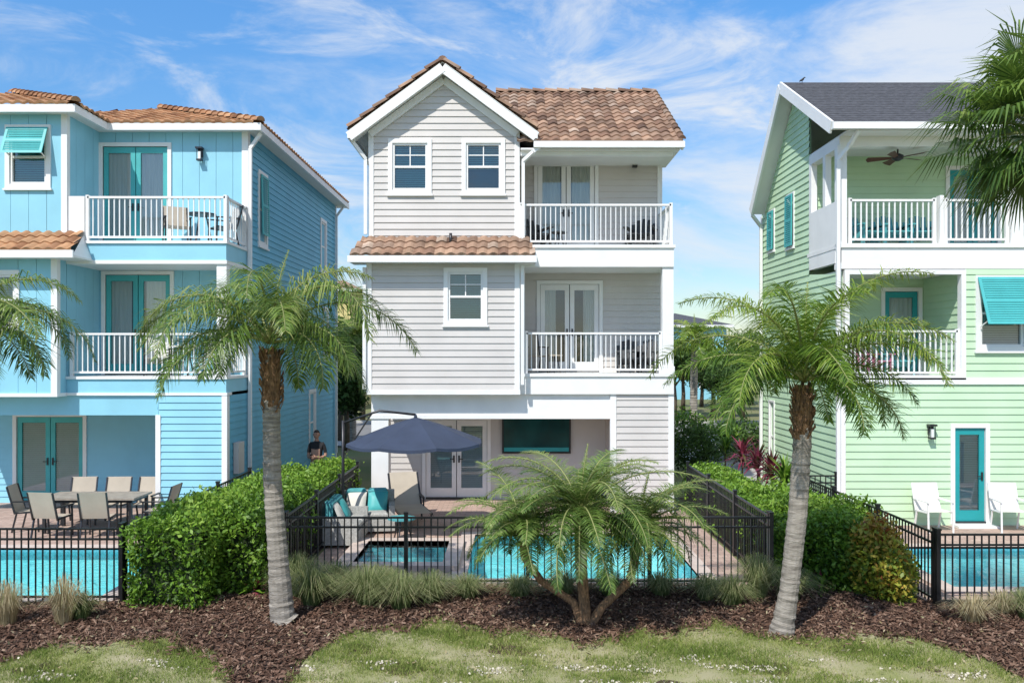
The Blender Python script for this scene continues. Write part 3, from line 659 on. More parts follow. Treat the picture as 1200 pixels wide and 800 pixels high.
palm('pygmy_date_palm',None,[
  [(SX(684,Yc),Yc,0),L3(672,705,Yc),L3(634,680,Yc),L3(614,648,Yc)+Vector((0,-.2,0)),L3(612,630,Yc)+Vector((0,-.2,0))],
  [(SX(686,Yc),Yc,0),L3(684,700,Yc),L3(681,660,Yc),L3(680,615,Yc)],
  [(SX(690,Yc),Yc,0),L3(706,710,Yc),L3(738,680,Yc),L3(752,640,Yc)+Vector((0,.3,0))]],
  [[.07,.05,.05,.05,.05],[.09,.075,.08,.085],[.07,.055,.055,.06]],
  [dict(c=L3(612,620,Yc)+Vector((0,-.2,0)),n=28,L=1.15,nl=66,ll=.26,w=.012,curl=1.5,ebot=.0,droop=.4,plume=.25,ns=12),
   dict(c=L3(680,602,Yc),n=46,L=1.6,nl=80,ll=.31,w=.012,curl=1.5,ebot=-.05,droop=.4,plume=.3,ns=14),
   dict(c=L3(754,625,Yc)+Vector((0,.3,0)),n=34,L=1.35,nl=68,ll=.28,w=.012,curl=1.5,ebot=-.05,droop=.4,plume=.3,ns=12)],PALMD,FIBER,R=random.Random(8))
palm('queen_palm',None,[[(-7.6,11.6,0),(-7.55,11.6,2.2),(-7.5,11.6,3.9)]],[[.17,.13,.11]],
  [dict(c=Vector((-7.5,11.6,4.05)),n=20,L=1.9,nl=90,ll=.5,w=.018,curl=2.0,ebot=.2,etop=1.2,droop=.9,plume=.45)],PALM,R=random.Random(21),fibre=[(Vector((-7.5,11.6,3.2)),.12,.8)])
def fan_palm(name,base,top,n,R):
    A=Asm(name); b=Vector(base);t=Vector(top)
    pts=[b.lerp(t,i/40) for i in range(41)]; A.tube('trunk',TRUNK,pts,[.16+.012*(i%2) for i in range(41)],12,False)
    V=[];F=[];T=[]
    for k in range(n):
        q=(k+.5)/n; az=k*2.399; e=1.4*(1-q)-.85*q+R.uniform(-.1,.1); L=R.uniform(.5,.9)
        d=Vector((math.cos(az)*math.cos(e),math.sin(az)*math.cos(e),math.sin(e))); hub=t+d*L
        A.tube('petioles',PETI,[t,t+d*L*.5+Vector((0,0,.04)),hub],[.02,.015,.012],4)
        s=Vector((-math.sin(az),math.cos(az),0)); tc=.62-.4*q+R.uniform(-.1,.1); u=s.cross(d)
        if u.z<0:u=-u
        for j in range(46):
            a=(j-22.5)/23*2.4; dd=(d*math.cos(a)+s*math.sin(a)+u*.25*abs(math.sin(a))-Vector((0,0,.15))).normalized(); l=R.uniform(.62,.85)*(1-.25*abs(a)/2.4)
            w=dd.cross(u).normalized()*.014; m=hub+dd*l*.55; e2=m+(dd+Vector((0,0,-R.uniform(.5,1.4)))).normalized()*l*.45
            o=len(V);V+=[hub-w*.3,hub+w*.3,m+w,m-w,e2+w*.1,e2-w*.1];F+=[(o,o+1,o+2,o+3),(o+3,o+2,o+4,o+5)];tt=min(1,max(0,tc+R.gauss(0,.12)));T+=[tt,min(1,tt+.1)]
    A.add('fan_fronds',PALM,V,F,T); A.done()
fan_palm('cabbage_palm',(6.7,9.9,0),(6.17,9.9,SZ(152,9.9)),54,random.Random(4))
# ------------------------------------------------------------ ground, deck, pools
pools=[(-.75,3.1,14.0,17.4),(-2.75,-1.2,14.75,16.4),(-12.5,-6.25,12.95,16.2),(7.0,12.8,13.5,16.3)]
def sheet(name,x0,x1,y0,y1,z,mat,holes):
    xs=sorted(set([x0,x1]+[h for H in holes for h in H[:2] if x0<h<x1])); ys=sorted(set([y0,y1]+[h for H in holes for h in H[2:] if y0<h<y1]))
    V=[];F=[]
    for a,b in zip(xs[:-1],xs[1:]):
        for c,d in zip(ys[:-1],ys[1:]):
            if any(H[0]<(a+b)/2<H[1] and H[2]<(c+d)/2<H[3] for H in holes): continue
            o=len(V);V+=[(a,c,z),(b,c,z),(b,d,z),(a,d,z)];F.append((o,o+1,o+2,o+3))
    return mkmesh(name,V,F,mat)
GROUND=simple('ground_grass_soil',(.13,.17,.05),.98,.5,.6,.5,20,c2=(.20,.18,.09))
sheet('ground',-900,900,-60,1500,-.004,GROUND,pools)
def paver():
    m,nt,b=newmat('brick_pavers'); tc=nt.nodes.new('ShaderNodeTexCoord'); br=nt.nodes.new('ShaderNodeTexBrick')
    br.inputs['Scale'].default_value=1; br.inputs['Brick Width'].default_value=.24; br.inputs['Row Height'].default_value=.12; br.inputs['Mortar Size'].default_value=.006
    br.inputs['Color1'].default_value=(.52,.38,.31,1); br.inputs['Color2'].default_value=(.40,.28,.23,1); br.inputs['Mortar'].default_value=(.24,.19,.16,1)
    nt.links.new(tc.outputs['Object'],br.inputs['Vector'])
    n=nt.nodes.new('ShaderNodeTexNoise'); n.inputs['Scale'].default_value=1.3; n.inputs['Detail'].default_value=8; nt.links.new(tc.outputs['Object'],n.inputs['Vector'])
    mr=nt.nodes.new('ShaderNodeMapRange'); mr.inputs['To Min'].default_value=.75; mr.inputs['To Max'].default_value=1.25; nt.links.new(n.outputs['Fac'],mr.inputs[0])
    vm=nt.nodes.new('ShaderNodeVectorMath'); vm.operation='SCALE'; nt.links.new(br.outputs['Color'],vm.inputs[0]); nt.links.new(mr.outputs[0],vm.inputs['Scale'])
    nt.links.new(vm.outputs[0],b.inputs['Base Color']); b.inputs['Roughness'].default_value=.85
    bp=nt.nodes.new('ShaderNodeBump'); bp.inputs['Strength'].default_value=.4; bp.inputs['Distance'].default_value=.01; bp.invert=True
    nt.links.new(br.outputs['Fac'],bp.inputs['Height']); nt.links.new(bp.outputs[0],b.inputs['Normal']); return m
PAV=paver()
sheet('pool_deck_paving',-3.55,4.05,13.55,21.8,.004,PAV,pools)
sheet('pool_deck_paving',-13.5,-5.8,12.7,21.3,.004,PAV,pools)
sheet('pool_deck_paving',6.22,13.6,12.5,18.5,.004,PAV,pools)
TILEB=simple('pool_plaster',(.30,.76,.80),.6,.15,1.5); COP=simple('pool_coping',(.58,.48,.42),.8,.15,4,.2,20); BAND=simple('waterline_tile',(.10,.38,.45),.2,.3,20)
WATER=glassmat('pool_water',.0,(.80,.97,.98),.02,.6)
for P in pools:
    spa=P[1]-P[0]<2
    A=Asm('spa' if spa else 'swimming_pool'); x0,x1,y0,y1=P; zb=-.6 if spa else -.9
    top=.12 if spa else .03
    A.add('basin',TILEB,[(x0,y0,zb),(x1,y0,zb),(x1,y1,zb),(x0,y1,zb)],[(0,1,2,3)])
    for (a,b) in(((x0,y0),(x1,y0)),((x1,y0),(x1,y1)),((x1,y1),(x0,y1)),((x0,y1),(x0,y0))):
        A.add('basin_walls',TILEB,[(*a,zb),(*b,zb),(*b,-.2),(*a,-.2)],[(0,1,2,3)]); A.add('waterline_band',BAND,[(*a,-.2),(*b,-.2),(*b,top),(*a,top)],[(0,1,2,3)])
    w=.28
    for bx in((x0-w,x1+w,y0-w,y0),(x0-w,x1+w,y1,y1+w),(x0-w,x0,y0,y1),(x1,x1+w,y0,y1)): A.box('coping',COP,*bx[:4],-.01,top)
    if not spa:
        for k in range(3): A.box('steps',TILEB,x0+.01,x0+1.0,y1-.35*(k+1),y1-.35*k-.01,zb+.01,-.65+.15*(2-k))
    zw=-.05 if not spa else .07
    A.add('water_surface',WATER,[(x0,y0,zw),(x1,y0,zw),(x1,y1,zw),(x0,y1,zw)],[(0,1,2,3)])
    A.done()
bp=[(-300,765),(0,785),(60,760),(200,753),(250,772),(285,840),(320,840),(345,780),(420,745),(520,733),(600,745),(690,757),(760,744),(840,736),(900,748),(975,755),(1010,744),(1080,757),(1150,778),(1205,800),(1400,810)]
bX=[SX(p,GY(v)) for p,v in bp]; bY=[GY(v) for p,v in bp]
def lawnY(x): return np.interp(x,bX,bY)+.10*np.sin(x*5.1)+.07*np.sin(x*11.3+1)
def grid(name,x0,x1,y0,y1,st,zf,mat,keep=None):
    xs=np.arange(x0,x1+st/2,st); ys=np.arange(y0,y1+st/2,st); X,Y=np.meshgrid(xs,ys); V=np.stack([X.ravel(),Y.ravel(),zf(X.ravel(),Y.ravel())],1)
    nx,ny=len(xs),len(ys); I=np.arange(nx*ny).reshape(ny,nx); F=np.stack([I[:-1,:-1].ravel(),I[:-1,1:].ravel(),I[1:,1:].ravel(),I[1:,:-1].ravel()],1)
    if keep is not None:
        c=V[F].mean(1); F=F[keep(c[:,0],c[:,1])]
    return mkmesh(name,V,F,mat,None,True)
zm=lambda x,y: .012+.016*(np.sin(x*4.3+y*2)+np.sin(y*6.1-x*3)+np.sin(x*13+y*9)*.4+2.4)*.6
grid('mulch_bed',-12,12,5,12.66,.08,zm,MULCH)
sheet('mulch_bed',-5.72,6.15,12.66,13.52,.012,MULCH,[]); sheet('mulch_bed',-5.75,-3.6,13.52,20.5,.010,MULCH,[]); sheet('mulch_bed',4.1,6.15,13.52,22,.010,MULCH,[])
grid('lawn',-12,12,5,12.2,.06,lambda x,y:.055+.014*np.sin(x*3+y*4),SOIL,lambda x,y:y<lawnY(x)-.03)
def blades(name,X,Y,Z,h,w,mat,tint,lean=.5,parent=None):
    n=len(X); a=rng.uniform(0,2*np.pi,n); l=rng.uniform(0,lean,n)*h; b=rng.uniform(0,2*np.pi,n)
    B=np.stack([X,Y,Z],1); wv=np.stack([np.cos(a)*w,np.sin(a)*w,np.zeros(n)],1); T=B+np.stack([np.cos(b)*l,np.sin(b)*l,h],1)
    V=np.stack([B-wv,B+wv,T],1).reshape(-1,3); return mkmesh(name,V,np.arange(3*n).reshape(n,3),mat,tint,False,parent)
N=230000; X=rng.uniform(-7.6,7.6,N); Y=rng.uniform(9.0,12.0,N)
k0=Y<lawnY(X)+.2; X,Y=X[k0],Y[k0]; N=len(X)
patch=np.array([mnoise.noise(Vector((x*.9,y*1.3,3)))+.7*mnoise.noise(Vector((x*2.9,y*3.9,7)))+.5*mnoise.noise(Vector((x*8,y*10,1))) for x,y in zip(X.tolist(),Y.tolist())])
edge=lawnY(X)-Y
k=(edge>rng.normal(0,.07,N))&(patch+rng.normal(0,.35,N)+np.clip(Y-9.9,-.8,.6)*.35>-.45); X,Y,pt=X[k],Y[k],patch[k]; n=len(X)
blades('lawn_grass',X,Y,np.full(n,.05),rng.uniform(.02,.065,n)*(1+.35*pt.clip(-1,1)),rng.uniform(.003,.006,n),GRASSM,np.clip(.45-.35*pt+rng.normal(0,.2,n),0,1),1.2)
N=85000; X=rng.uniform(-8,8,N); Y=rng.uniform(9.2,13.5,N); k=(Y>lawnY(X)-.10+rng.normal(0,.14,N))&((Y<12.6)|((X>-5.7)&(X<6.1))); X,Y=X[k],Y[k]; n=len(X)
a=rng.uniform(0,6.283,n); l=rng.uniform(.010,.045,n); w=rng.uniform(.005,.013,n); Z=zm(X,Y)+rng.uniform(.004,.04,n); Z=np.where(Y<lawnY(X),Z+.045,Z)
u=np.stack([np.cos(a)*l,np.sin(a)*l,rng.normal(0,.35,n)*l],1); v=np.stack([-np.sin(a)*w,np.cos(a)*w,rng.normal(0,.6,n)*w],1); C=np.stack([X,Y,Z],1)
mkmesh('mulch_chips',np.stack([C-u-v,C+u-v*.6,C+u+v,C-u+v*.7],1).reshape(-1,3),np.arange(4*n).reshape(n,4),CHIP,np.clip(rng.beta(1.6,2.2,n)+.08*np.sin(X*2.1)*np.sin(Y*3),0,1))
# bare sandy scatter and stray leaves on lawn
N=9000; X=rng.uniform(-6,6,N); Y=rng.uniform(9.3,10.3,N); pn=np.array([mnoise.noise(Vector((x*1.6,y*4,11))) for x,y in zip(X.tolist(),Y.tolist())]); k=(pn+rng.normal(0,.06,N)>.28)&(Y<lawnY(X)); X,Y=X[k],Y[k]
leaves('sandy_gravel',np.stack([X,Y,np.full(len(X),.078)],1),.016,simple('sand_grain',(.64,.58,.48),.9,.2,9),None,None,0,.8)
N=900; X=rng.uniform(-6.5,6.5,N); Y=rng.uniform(9.5,12.9,N)
leaves('fallen_leaves',np.stack([X,Y,np.full(N,.095)],1),.028,MUHLYD,None,None,0,.35)
def clump(name,x,y,h,r,n,mat,seed):
    q=np.random.default_rng(seed); az=q.uniform(0,6.283,n); sp=q.uniform(.05,1,n)**.7; H=h*q.uniform(.6,1.1,n); R=r*sp
    o=np.stack([x+.1*np.cos(az)*sp,y+.1*np.sin(az)*sp,np.full(n,.01)],1); d=np.stack([np.cos(az),np.sin(az),np.zeros(n)],1)
    s=np.stack([-np.sin(az),np.cos(az),np.zeros(n)],1)*.0048
    rows=[]
    for f,zz,rr in((0,0,0),(.35,.55,.22),(.7,.92,.62),(1,.82,1.12)):
        p=o+d*(R*rr)[:,None]; p[:,2]+=H*zz*(1-.35*sp*f); ww=s*(1.0-.85*f); rows+=[p-ww,p+ww]
    V=np.stack(rows,1).reshape(-1,3); b=np.arange(n)[:,None]*8; F=np.concatenate([b+np.array([[0,1,3,2]]),b+np.array([[2,3,5,4]]),b+np.array([[4,5,7,6]])]); t=np.clip(q.normal(.45,.22,n),0,1)
    return mkmesh(name,V,F,mat,np.concatenate([t*.7,t,np.clip(t+.15,0,1)]))
gi=0
for px,v,h,r in [(365,712,.75,.6),(395,700,.6,.55),(430,712,.7,.65),(470,715,.6,.6),(505,708,.55,.5),(548,702,.42,.4),(608,703,.42,.35),(660,700,.45,.4),(775,700,.42,.35),(828,705,.45,.4),(858,712,.5,.4),(888,702,.75,.5),(925,706,.6,.5),(350,700,.75,.5),(450,698,.5,.5),(715,700,.45,.35)]:
    Y=GY(v); clump('ornamental_grass',SX(px,Y),Y,h,r,680,MUHLY,gi); gi+=1
for px,v,h,r in [(8,735,.7,.3),(75,733,.75,.32),(95,728,.45,.25),(1140,732,.45,.35),(1175,722,.4,.35),(1205,728,.5,.35),(-25,730,.5,.3)]:
    Y=GY(v); clump('dry_ornamental_grass',SX(px,Y),Y,h,r,420,MUHLYD if gi%3 else MUHLY,gi); gi+=1
# ------------------------------------------------------------ hedges, shrubs
hedge('boxwood_hedge',-5.55,-4.45,12.3,15.2,1.22,seed=1,rough=.13); hedge('boxwood_hedge',-5.55,-4.6,15.3,19.6,1.12,seed=3,rough=.10)
hedge('boxwood_hedge',-4.55,-3.75,13.0,16.2,1.28,seed=2,rough=.13); hedge('boxwood_hedge',-4.6,-3.75,16.3,20.4,1.15,seed=5,rough=.10)
hedge('boxwood_hedge',4.25,5.1,13.4,21,1.0,seed=6,rough=.1); hedge('boxwood_hedge',4.7,5.75,13.2,16.5,1.05,seed=7,rough=.12)
def shrub(name,px,v,r,h,mat,n,size,seed):
    Y=GY(v); E=bpy.data.objects.new(name,None); col.objects.link(E); E.location=(SX(px,Y),Y,0)
    blob('leaf_mass',(0,0,h*.5),(r,r,h*.55),n,size,mat,E,seed,.45); V,F=tubegeo([(0,0,0),(0,0,h*.5),(0,0,h*.8)],[.05,.04,.02],6); mkmesh('stem',V,F,BARK,None,False,E)
shrub('croton_shrub',1025,700,.42,1.2,CROT,3800,.05,1); shrub('croton_shrub',985,692,.4,1.2,LEAF,3600,.045,2); shrub('croton_shrub',1050,708,.3,.9,CROT,2200,.045,3)
shrub('green_shrub',1000,660,.55,1.15,LEAF,3200,.05,4); shrub('green_shrub',955,672,.4,.9,LEAF,2600,.045,4)
def spiky(name,x,y,z,r,mat,seed,n=70):
    R=random.Random(seed); A=Asm(name,(x,y,0)); A.tube('stem',BARK,[(0,0,0),(0,0,z)],[.03,.02],6); V=[];F=[];T=[]
    for k in range(n):
        az=R.uniform(0,6.28); e=R.uniform(-.3,1.4); d=Vector((math.cos(az)*math.cos(e),math.sin(az)*math.cos(e),math.sin(e))); s=Vector((-math.sin(az),math.cos(az),0))*.035; b=Vector((0,0,z-R.uniform(0,.35)*z)); l=r*R.uniform(.7,1.1)
        m=b+d*l*.5;t=m+(d+Vector((0,0,-.5))).normalized()*l*.5;o=len(V);V+=[b-s*.3,b+s*.3,m+s,m-s,t];F+=[(o,o+1,o+2,o+3),(o+3,o+2,o+4)];q=R.random();T+=[q,q]
    A.add('leaves',mat,V,F,T);A.done()
for i,(px,v,Y) in enumerate([(905,560,20.5),(888,548,22),(920,575,19.5),(870,545,24),(850,545,26),(900,540,25)]):
    spiky('cordyline_plant',SX(px,Y),Y,.95,.65,CORD if i not in(2,4) else LEAF,i,90)
for i in range(4):
    spiky('bromeliad',-3.95+.02*i+(9.6 if i>1 else 0)-(.9 if i>1 else 0),13.0+.1*i,.12,.28,CORD if i%2 else LEAF,i+20,28)
for i,(px,Y,r,h) in enumerate([(812,27,.9,1.5),(842,30,1.0,1.3),(870,31,1.0,1.4),(800,33,1.0,1.6),(885,28,.7,1.2)]):
    E=bpy.data.objects.new('garden_shrub',None); col.objects.link(E); E.location=(SX(px,Y),Y,0); blob('leaf_mass',(0,0,h*.5),(r,r,h*.5),1800,.07,LEAF if i%2 else LEAFD,E,i,.5)
# ------------------------------------------------------------ fences
def fence(name,runs,h=1.15):
    A=Asm(name)
    for p,q in runs:
        p=Vector((*p,0));q=Vector((*q,0));L=(q-p).length;n=int(L/.105)
        for z in(h-.02,h-.17,.12): A.beam('rails',BLACK,p+Vector((0,0,z)),q+Vector((0,0,z)),.03,.03)
        for i in range(n+1):
            c=p+(q-p)*i/n;A.box('pickets',BLACK,c.x-.009,c.x+.009,c.y-.009,c.y+.009,.04,h-.02)
        m=max(1,round(L/1.85))
        for i in range(m+1):
            c=p+(q-p)*i/m;A.box('posts',BLACK,c.x-.03,c.x+.03,c.y-.03,c.y+.03,0,h+.04);A.box('post_caps',BLACK,c.x-.037,c.x+.037,c.y-.037,c.y+.037,h+.04,h+.07)
    A.done()
fence('black_metal_fence',[((-3.6,13.5),(4.1,13.5)),((-3.6,13.6),(-3.6,19.9)),((4.1,13.6),(4.1,19.9))],1.14)
fence('black_metal_fence',[((-12,12.62),(-5.78,12.62)),((-5.78,12.7),(-5.78,18.8))],1.14)
fence('black_metal_fence',[((6.2,12.42),(13,12.42)),((6.2,12.5),(6.2,18.4)),((6.2,18.42),(7.0,18.42))],1.10)
# ------------------------------------------------------------ furniture
def sling_chair(name,x,y,z,rot,frame=METAL,cloth=SLING,s=1):
    A=Asm(name,(x,y,z),rot); w=.27
    for sx in(-w,w):
        A.beam('frame',frame,(sx,-.26,0),(sx,-.24,.62),.03); A.beam('frame',frame,(sx,.26,0),(sx,.16,.42),.03)
        A.beam('frame',frame,(sx,-.25,.42),(sx,.2,.40),.03); A.beam('frame',frame,(sx,.2,.38),(sx,.36,.95),.03); A.beam('armrest',frame,(sx,-.28,.63),(sx,.27,.64),.05,.025)
    A.add('seat_sling',cloth,[(-w,-.25,.43),(w,-.25,.43),(w,.0,.40),(-w,.0,.40),(w,.2,.41),(-w,.2,.41)],[(0,1,2,3),(3,2,4,5)])
    A.add('back_sling',cloth,[(-w,.2,.41),(w,.2,.41),(w,.3,.72),(-w,.3,.72),(w,.37,.96),(-w,.37,.96)],[(0,1,2,3),(3,2,4,5)])
    A.done()
def adirondack(name,x,y,z,rot,mat):
    A=Asm(name,(x,y,z),rot)
    for sx in(-.3,.3):
        A.box('legs',mat,sx-.02,sx+.02,-.38,-.3,0,.5); A.beam('legs',mat,(sx,-.32,.33),(sx,.45,.03),.03,.1); A.box('arms',mat,sx-.06,sx+.06,-.42,.3,.5,.53); A.box('legs',mat,sx-.02,sx+.02,.2,.27,.1,.5)
    for k in range(6):
        yy=-.36+k*.1; zz=.36-k*.028; A.box('seat_slats',mat,-.28,.28,yy,yy+.085,zz-.01,zz+.012)
    for k in range(5):
        xx=-.24+k*.12; hh=.62-.035*(k-2)**2; A.beam('back_slats',mat,(xx,.2,.2),(xx*1.1,.2+hh*.42,.2+hh),.1,.02)
    A.beam('back_rail',mat,(-.28,.36,.5),(.28,.36,.5),.03,.07); A.done()
def rtable(name,x,y,z,r,h,mat,leg=METAL):
    A=Asm(name,(x,y,z)); V,F=tubegeo([(0,0,h-.03),(0,0,h)],[r,r],24); A.add('top',mat,V,F)
    for k in range(3):
        a=k*2.09+.4; A.beam('legs',leg,(math.cos(a)*r*.75,math.sin(a)*r*.75,0),(math.cos(a)*r*.3,math.sin(a)*r*.3,h-.03),.025)
    A.done()
tY=18.0; tx0,tx1=SX(58,tY),SX(168,tY)
A=Asm('outdoor_dining_table'); A.box('top',TABLEM,tx0,tx1,tY-.45,tY+.45,.70,.74); A.box('apron',METAL,tx0+.06,tx1-.06,tY-.39,tY+.39,.64,.70)
for x in(tx0+.1,tx1-.1):
    for y in(tY-.38,tY+.38): A.box('legs',METAL,x-.03,x+.03,y-.03,y+.03,0,.64)
A.done()
tm=(tx0+tx1)/2
for dx in(-.55,.4): sling_chair('patio_dining_chair',tm+dx,tY-.72,.004,math.pi+.25*dx)
for dx in(-.75,.0,.7): sling_chair('patio_dining_chair',tm+dx,tY+.75,.004,.05-.1*dx)
sling_chair('patio_dining_chair',tx0-.4,tY,.004,math.pi/2+.15); sling_chair('patio_dining_chair',tx1+.35,tY,.004,-math.pi/2)
sling_chair('bistro_chair',SX(207,19.7),19.7,6.2,.5,cloth=SLING); rtable('bistro_table',SX(236,19.6),19.6,6.2,.33,.72,METAL); sling_chair('bistro_chair',SX(262,19.8),19.8,6.2,-.9,cloth=METAL)
sling_chair('bistro_chair',SX(185,19.8),19.8,3.2,.3,cloth=WCH); rtable('bistro_table',SX(215,19.7),19.7,3.2,.3,.7,WCH); sling_chair('bistro_chair',SX(240,19.8),19.8,3.2,-.5,cloth=WCH)
z3=SZ(288,20);z2=SZ(438,20)
adirondack('adirondack_chair',SX(625,20.8),20.8,z3,.35,DCH); adirondack('adirondack_chair',SX(751,20.8),20.8,z3,-.35,DCH); rtable('side_table',SX(655,20.9),20.9,z3,.2,.45,DCH)
sling_chair('sling_balcony_chair',SX(625,20.8),20.8,z2,.4,cloth=SLING); adirondack('adirondack_chair',SX(757,20.8),20.8,z2,-.4,DCH); adirondack('adirondack_chair',SX(738,21.0),21.0,z2,-.1,DCH); rtable('side_table',SX(650,20.9),20.9,z2,.2,.45,SLING)
for px,r in((1012,.3),(1045,0),(1078,-.3)): adirondack('adirondack_chair',SX(px,19.5),19.5,6.1,r,TCUSH)
adirondack('adirondack_chair',SX(1020,19.5),19.5,3.19,.2,simple('pink_poly',(.5,.2,.3),.6)); adirondack('adirondack_chair',SX(1050,19.6),19.6,3.19,-.2,TCUSH)
sling_chair('white_patio_chair',SX(1094,17.9),17.9,.004,.1,frame=WHITE,cloth=WCH); sling_chair('white_patio_chair',SX(1183,17.9),17.9,.004,-.1,frame=WHITE,cloth=WCH)
uY=17.4; uc=Vector((SX(487,uY),uY,0)); R8=1.42
A=Asm('cantilever_umbrella',uc)
n=8; zt=2.42; ze_=1.93; V=[(0,0,zt)];F=[];rings=5
for i in range(1,rings+1):
    f=i/rings
    for k in range(n*4):
        a=2*math.pi*k/(n*4)+math.pi/8; sag=abs(math.sin((a-math.pi/8)*n/2)); rr=R8*f*(1-.06*sag*f); V.append((math.cos(a)*rr,math.sin(a)*rr,zt-(zt-ze_)*f**1.15-.045*sag*f))
m4=n*4
for k in range(m4): F.append((0,1+k,1+(k+1)%m4))
for i in range(rings-1):
    for k in range(m4): F.append((1+i*m4+k,1+(i+1)*m4+k,1+(i+1)*m4+(k+1)%m4,1+i*m4+(k+1)%m4))
A.add('canopy',NAVY,V,F)
o=1+(rings-1)*m4; VV=[];FF=[]
for k in range(m4):
    p=V[o+k]; VV+=[p,(p[0]*1.005,p[1]*1.005,p[2]-.06)]
for k in range(m4): FF.append((2*k,2*k+1,2*((k+1)%m4)+1,2*((k+1)%m4)))
A.add('valance',NAVY,VV,FF)
for k in range(8):
    a=2*math.pi*k/8+math.pi/8; A.beam('ribs',METAL,(0,0,zt-.05),(math.cos(a)*R8*.97,math.sin(a)*R8*.97,ze_-.03),.015)
mx=SX(402,uY)-uc.x
A.tube('finial',NAVY,[(0,0,zt-.02),(0,0,zt+.06)],[.04,.02]); A.tube('mast',METAL,[(mx,0,.05),(mx,0,1.3),(mx,0,2.35)],.032); A.tube('boom',METAL,[(mx,0,2.3),(mx*.5,0,2.55),(0,0,zt+.05)],.025)
A.beam('strut',METAL,(mx,0,1.6),(mx*.6,0,2.5),.03); A.box('base',METAL,mx-.4,mx+.4,-.4,.4,.005,.09); A.done()
def sofa(name,x,y,rot,w=1.5):
    A=Asm(name,(x,y,.004),rot)
    A.box('base',WICK,-w/2,w/2,-.4,.4,.06,.3); A.box('backrest',WICK,-w/2,w/2,.3,.42,.3,.8)
    for s in(-1,1): A.box('arm',WICK,s*w/2-(.12 if s>0 else 0),s*w/2+(.12 if s<0 else 0),-.4,.3,.3,.58)
    nn=2; cw=(w-.26)/nn
    for i in range(nn):
        a=-w/2+.13+i*cw
        for k,(part,mt,b) in enumerate((('seat_cushion',WICK,(a+.01,a+cw-.01,-.4,.16,.302,.44)),('back_cushion',TCUSH,(a+.02,a+cw-.02,.1,.295,.44,.86)))):
            x0,x1,y0,y1,z0,z1=b; e=.04
            V=[];F=[]
            for z,i2 in((z0,e),(z0+e,0),(z1-e,0),(z1,e)): V+=[(x0+i2,y0+i2,z),(x1-i2,y0+i2,z),(x1-i2,y1-i2,z),(x0+i2,y1-i2,z)]
            F=[(3,2,1,0),(12,13,14,15)]+[(4*r+c,4*r+(c+1)%4,4*r+4+(c+1)%4,4*r+4+c) for r in range(3) for c in range(4)]
            A.add(part,mt,V,F,smooth=False)
        c=Vector((a+cw*.5,.02,.6))
        V=[];F=[]
        for k in range(9):
            for j in range(9):
                u=(k-4)/4;v=(j-4)/4; th=.07*(1-u**4)*(1-v**4); V+=[(c.x+u*.2+.02*v,c.y+v*.09-th,c.z+v*.2)]
        A.add('throw_pillow_%d'%i,[WCH,TEALL][i%2],V,[(k*9+j,k*9+j+1,(k+1)*9+j+1,(k+1)*9+j) for k in range(8) for j in range(8)],smooth=True)
    A.done()
sofa('outdoor_sofa',SX(430,17.9),17.9,.15,1.15); sofa('outdoor_sofa',SX(398,16.6),16.9,math.pi/2+.0,1.3)
def lounger(name,x,y,rot,cl=SLING):
    A=Asm(name,(x,y,.004),rot)
    for sx in(-.33,.33):
        A.beam('frame',METAL,(sx,-.9,.32),(sx,.35,.32),.04); A.beam('frame',METAL,(sx,.3,.32),(sx,.8,.98),.04)
        for yy in(-.8,.25): A.beam('legs',METAL,(sx,yy,0),(sx,yy,.32),.035)
        A.beam('armrest',METAL,(sx,.0,.52),(sx,.45,.54),.05,.03); A.beam('armrest',METAL,(sx,.02,.32),(sx,.02,.52),.03)
    A.add('sling',cl,[(-.32,-.9,.345),(.32,-.9,.345),(.32,.3,.345),(-.32,.3,.345),(.32,.8,1.0),(-.32,.8,1.0)],[(0,1,2,3),(3,2,4,5)]); A.done()
lounger('sun_lounger',SX(478,18.6),18.8,.3)
rtable('side_table',SX(470,16.9),17.0,.004,.28,.45,TCUSH)
BIRD=simple('bird_feather',(.02,.02,.022),.6,.2)
A=Asm('perched_bird',(SX(940,21.4),21.4,10.52)); s=.6
A.tube('body',BIRD,[(-.12*s,0,.02*s),(-.06*s,0,.06*s),(.02*s,0,.10*s),(.07*s,0,.16*s),(.1*s,0,.19*s),(.15*s,0,.185*s)],[.008,.022,.03,.018,.016,.003],8); A.beam('legs',BIRD,(0,.01,-.02),(0,.01,.05),.006);A.beam('legs',BIRD,(0,-.01,-.02),(0,-.01,.05),.006); A.done()
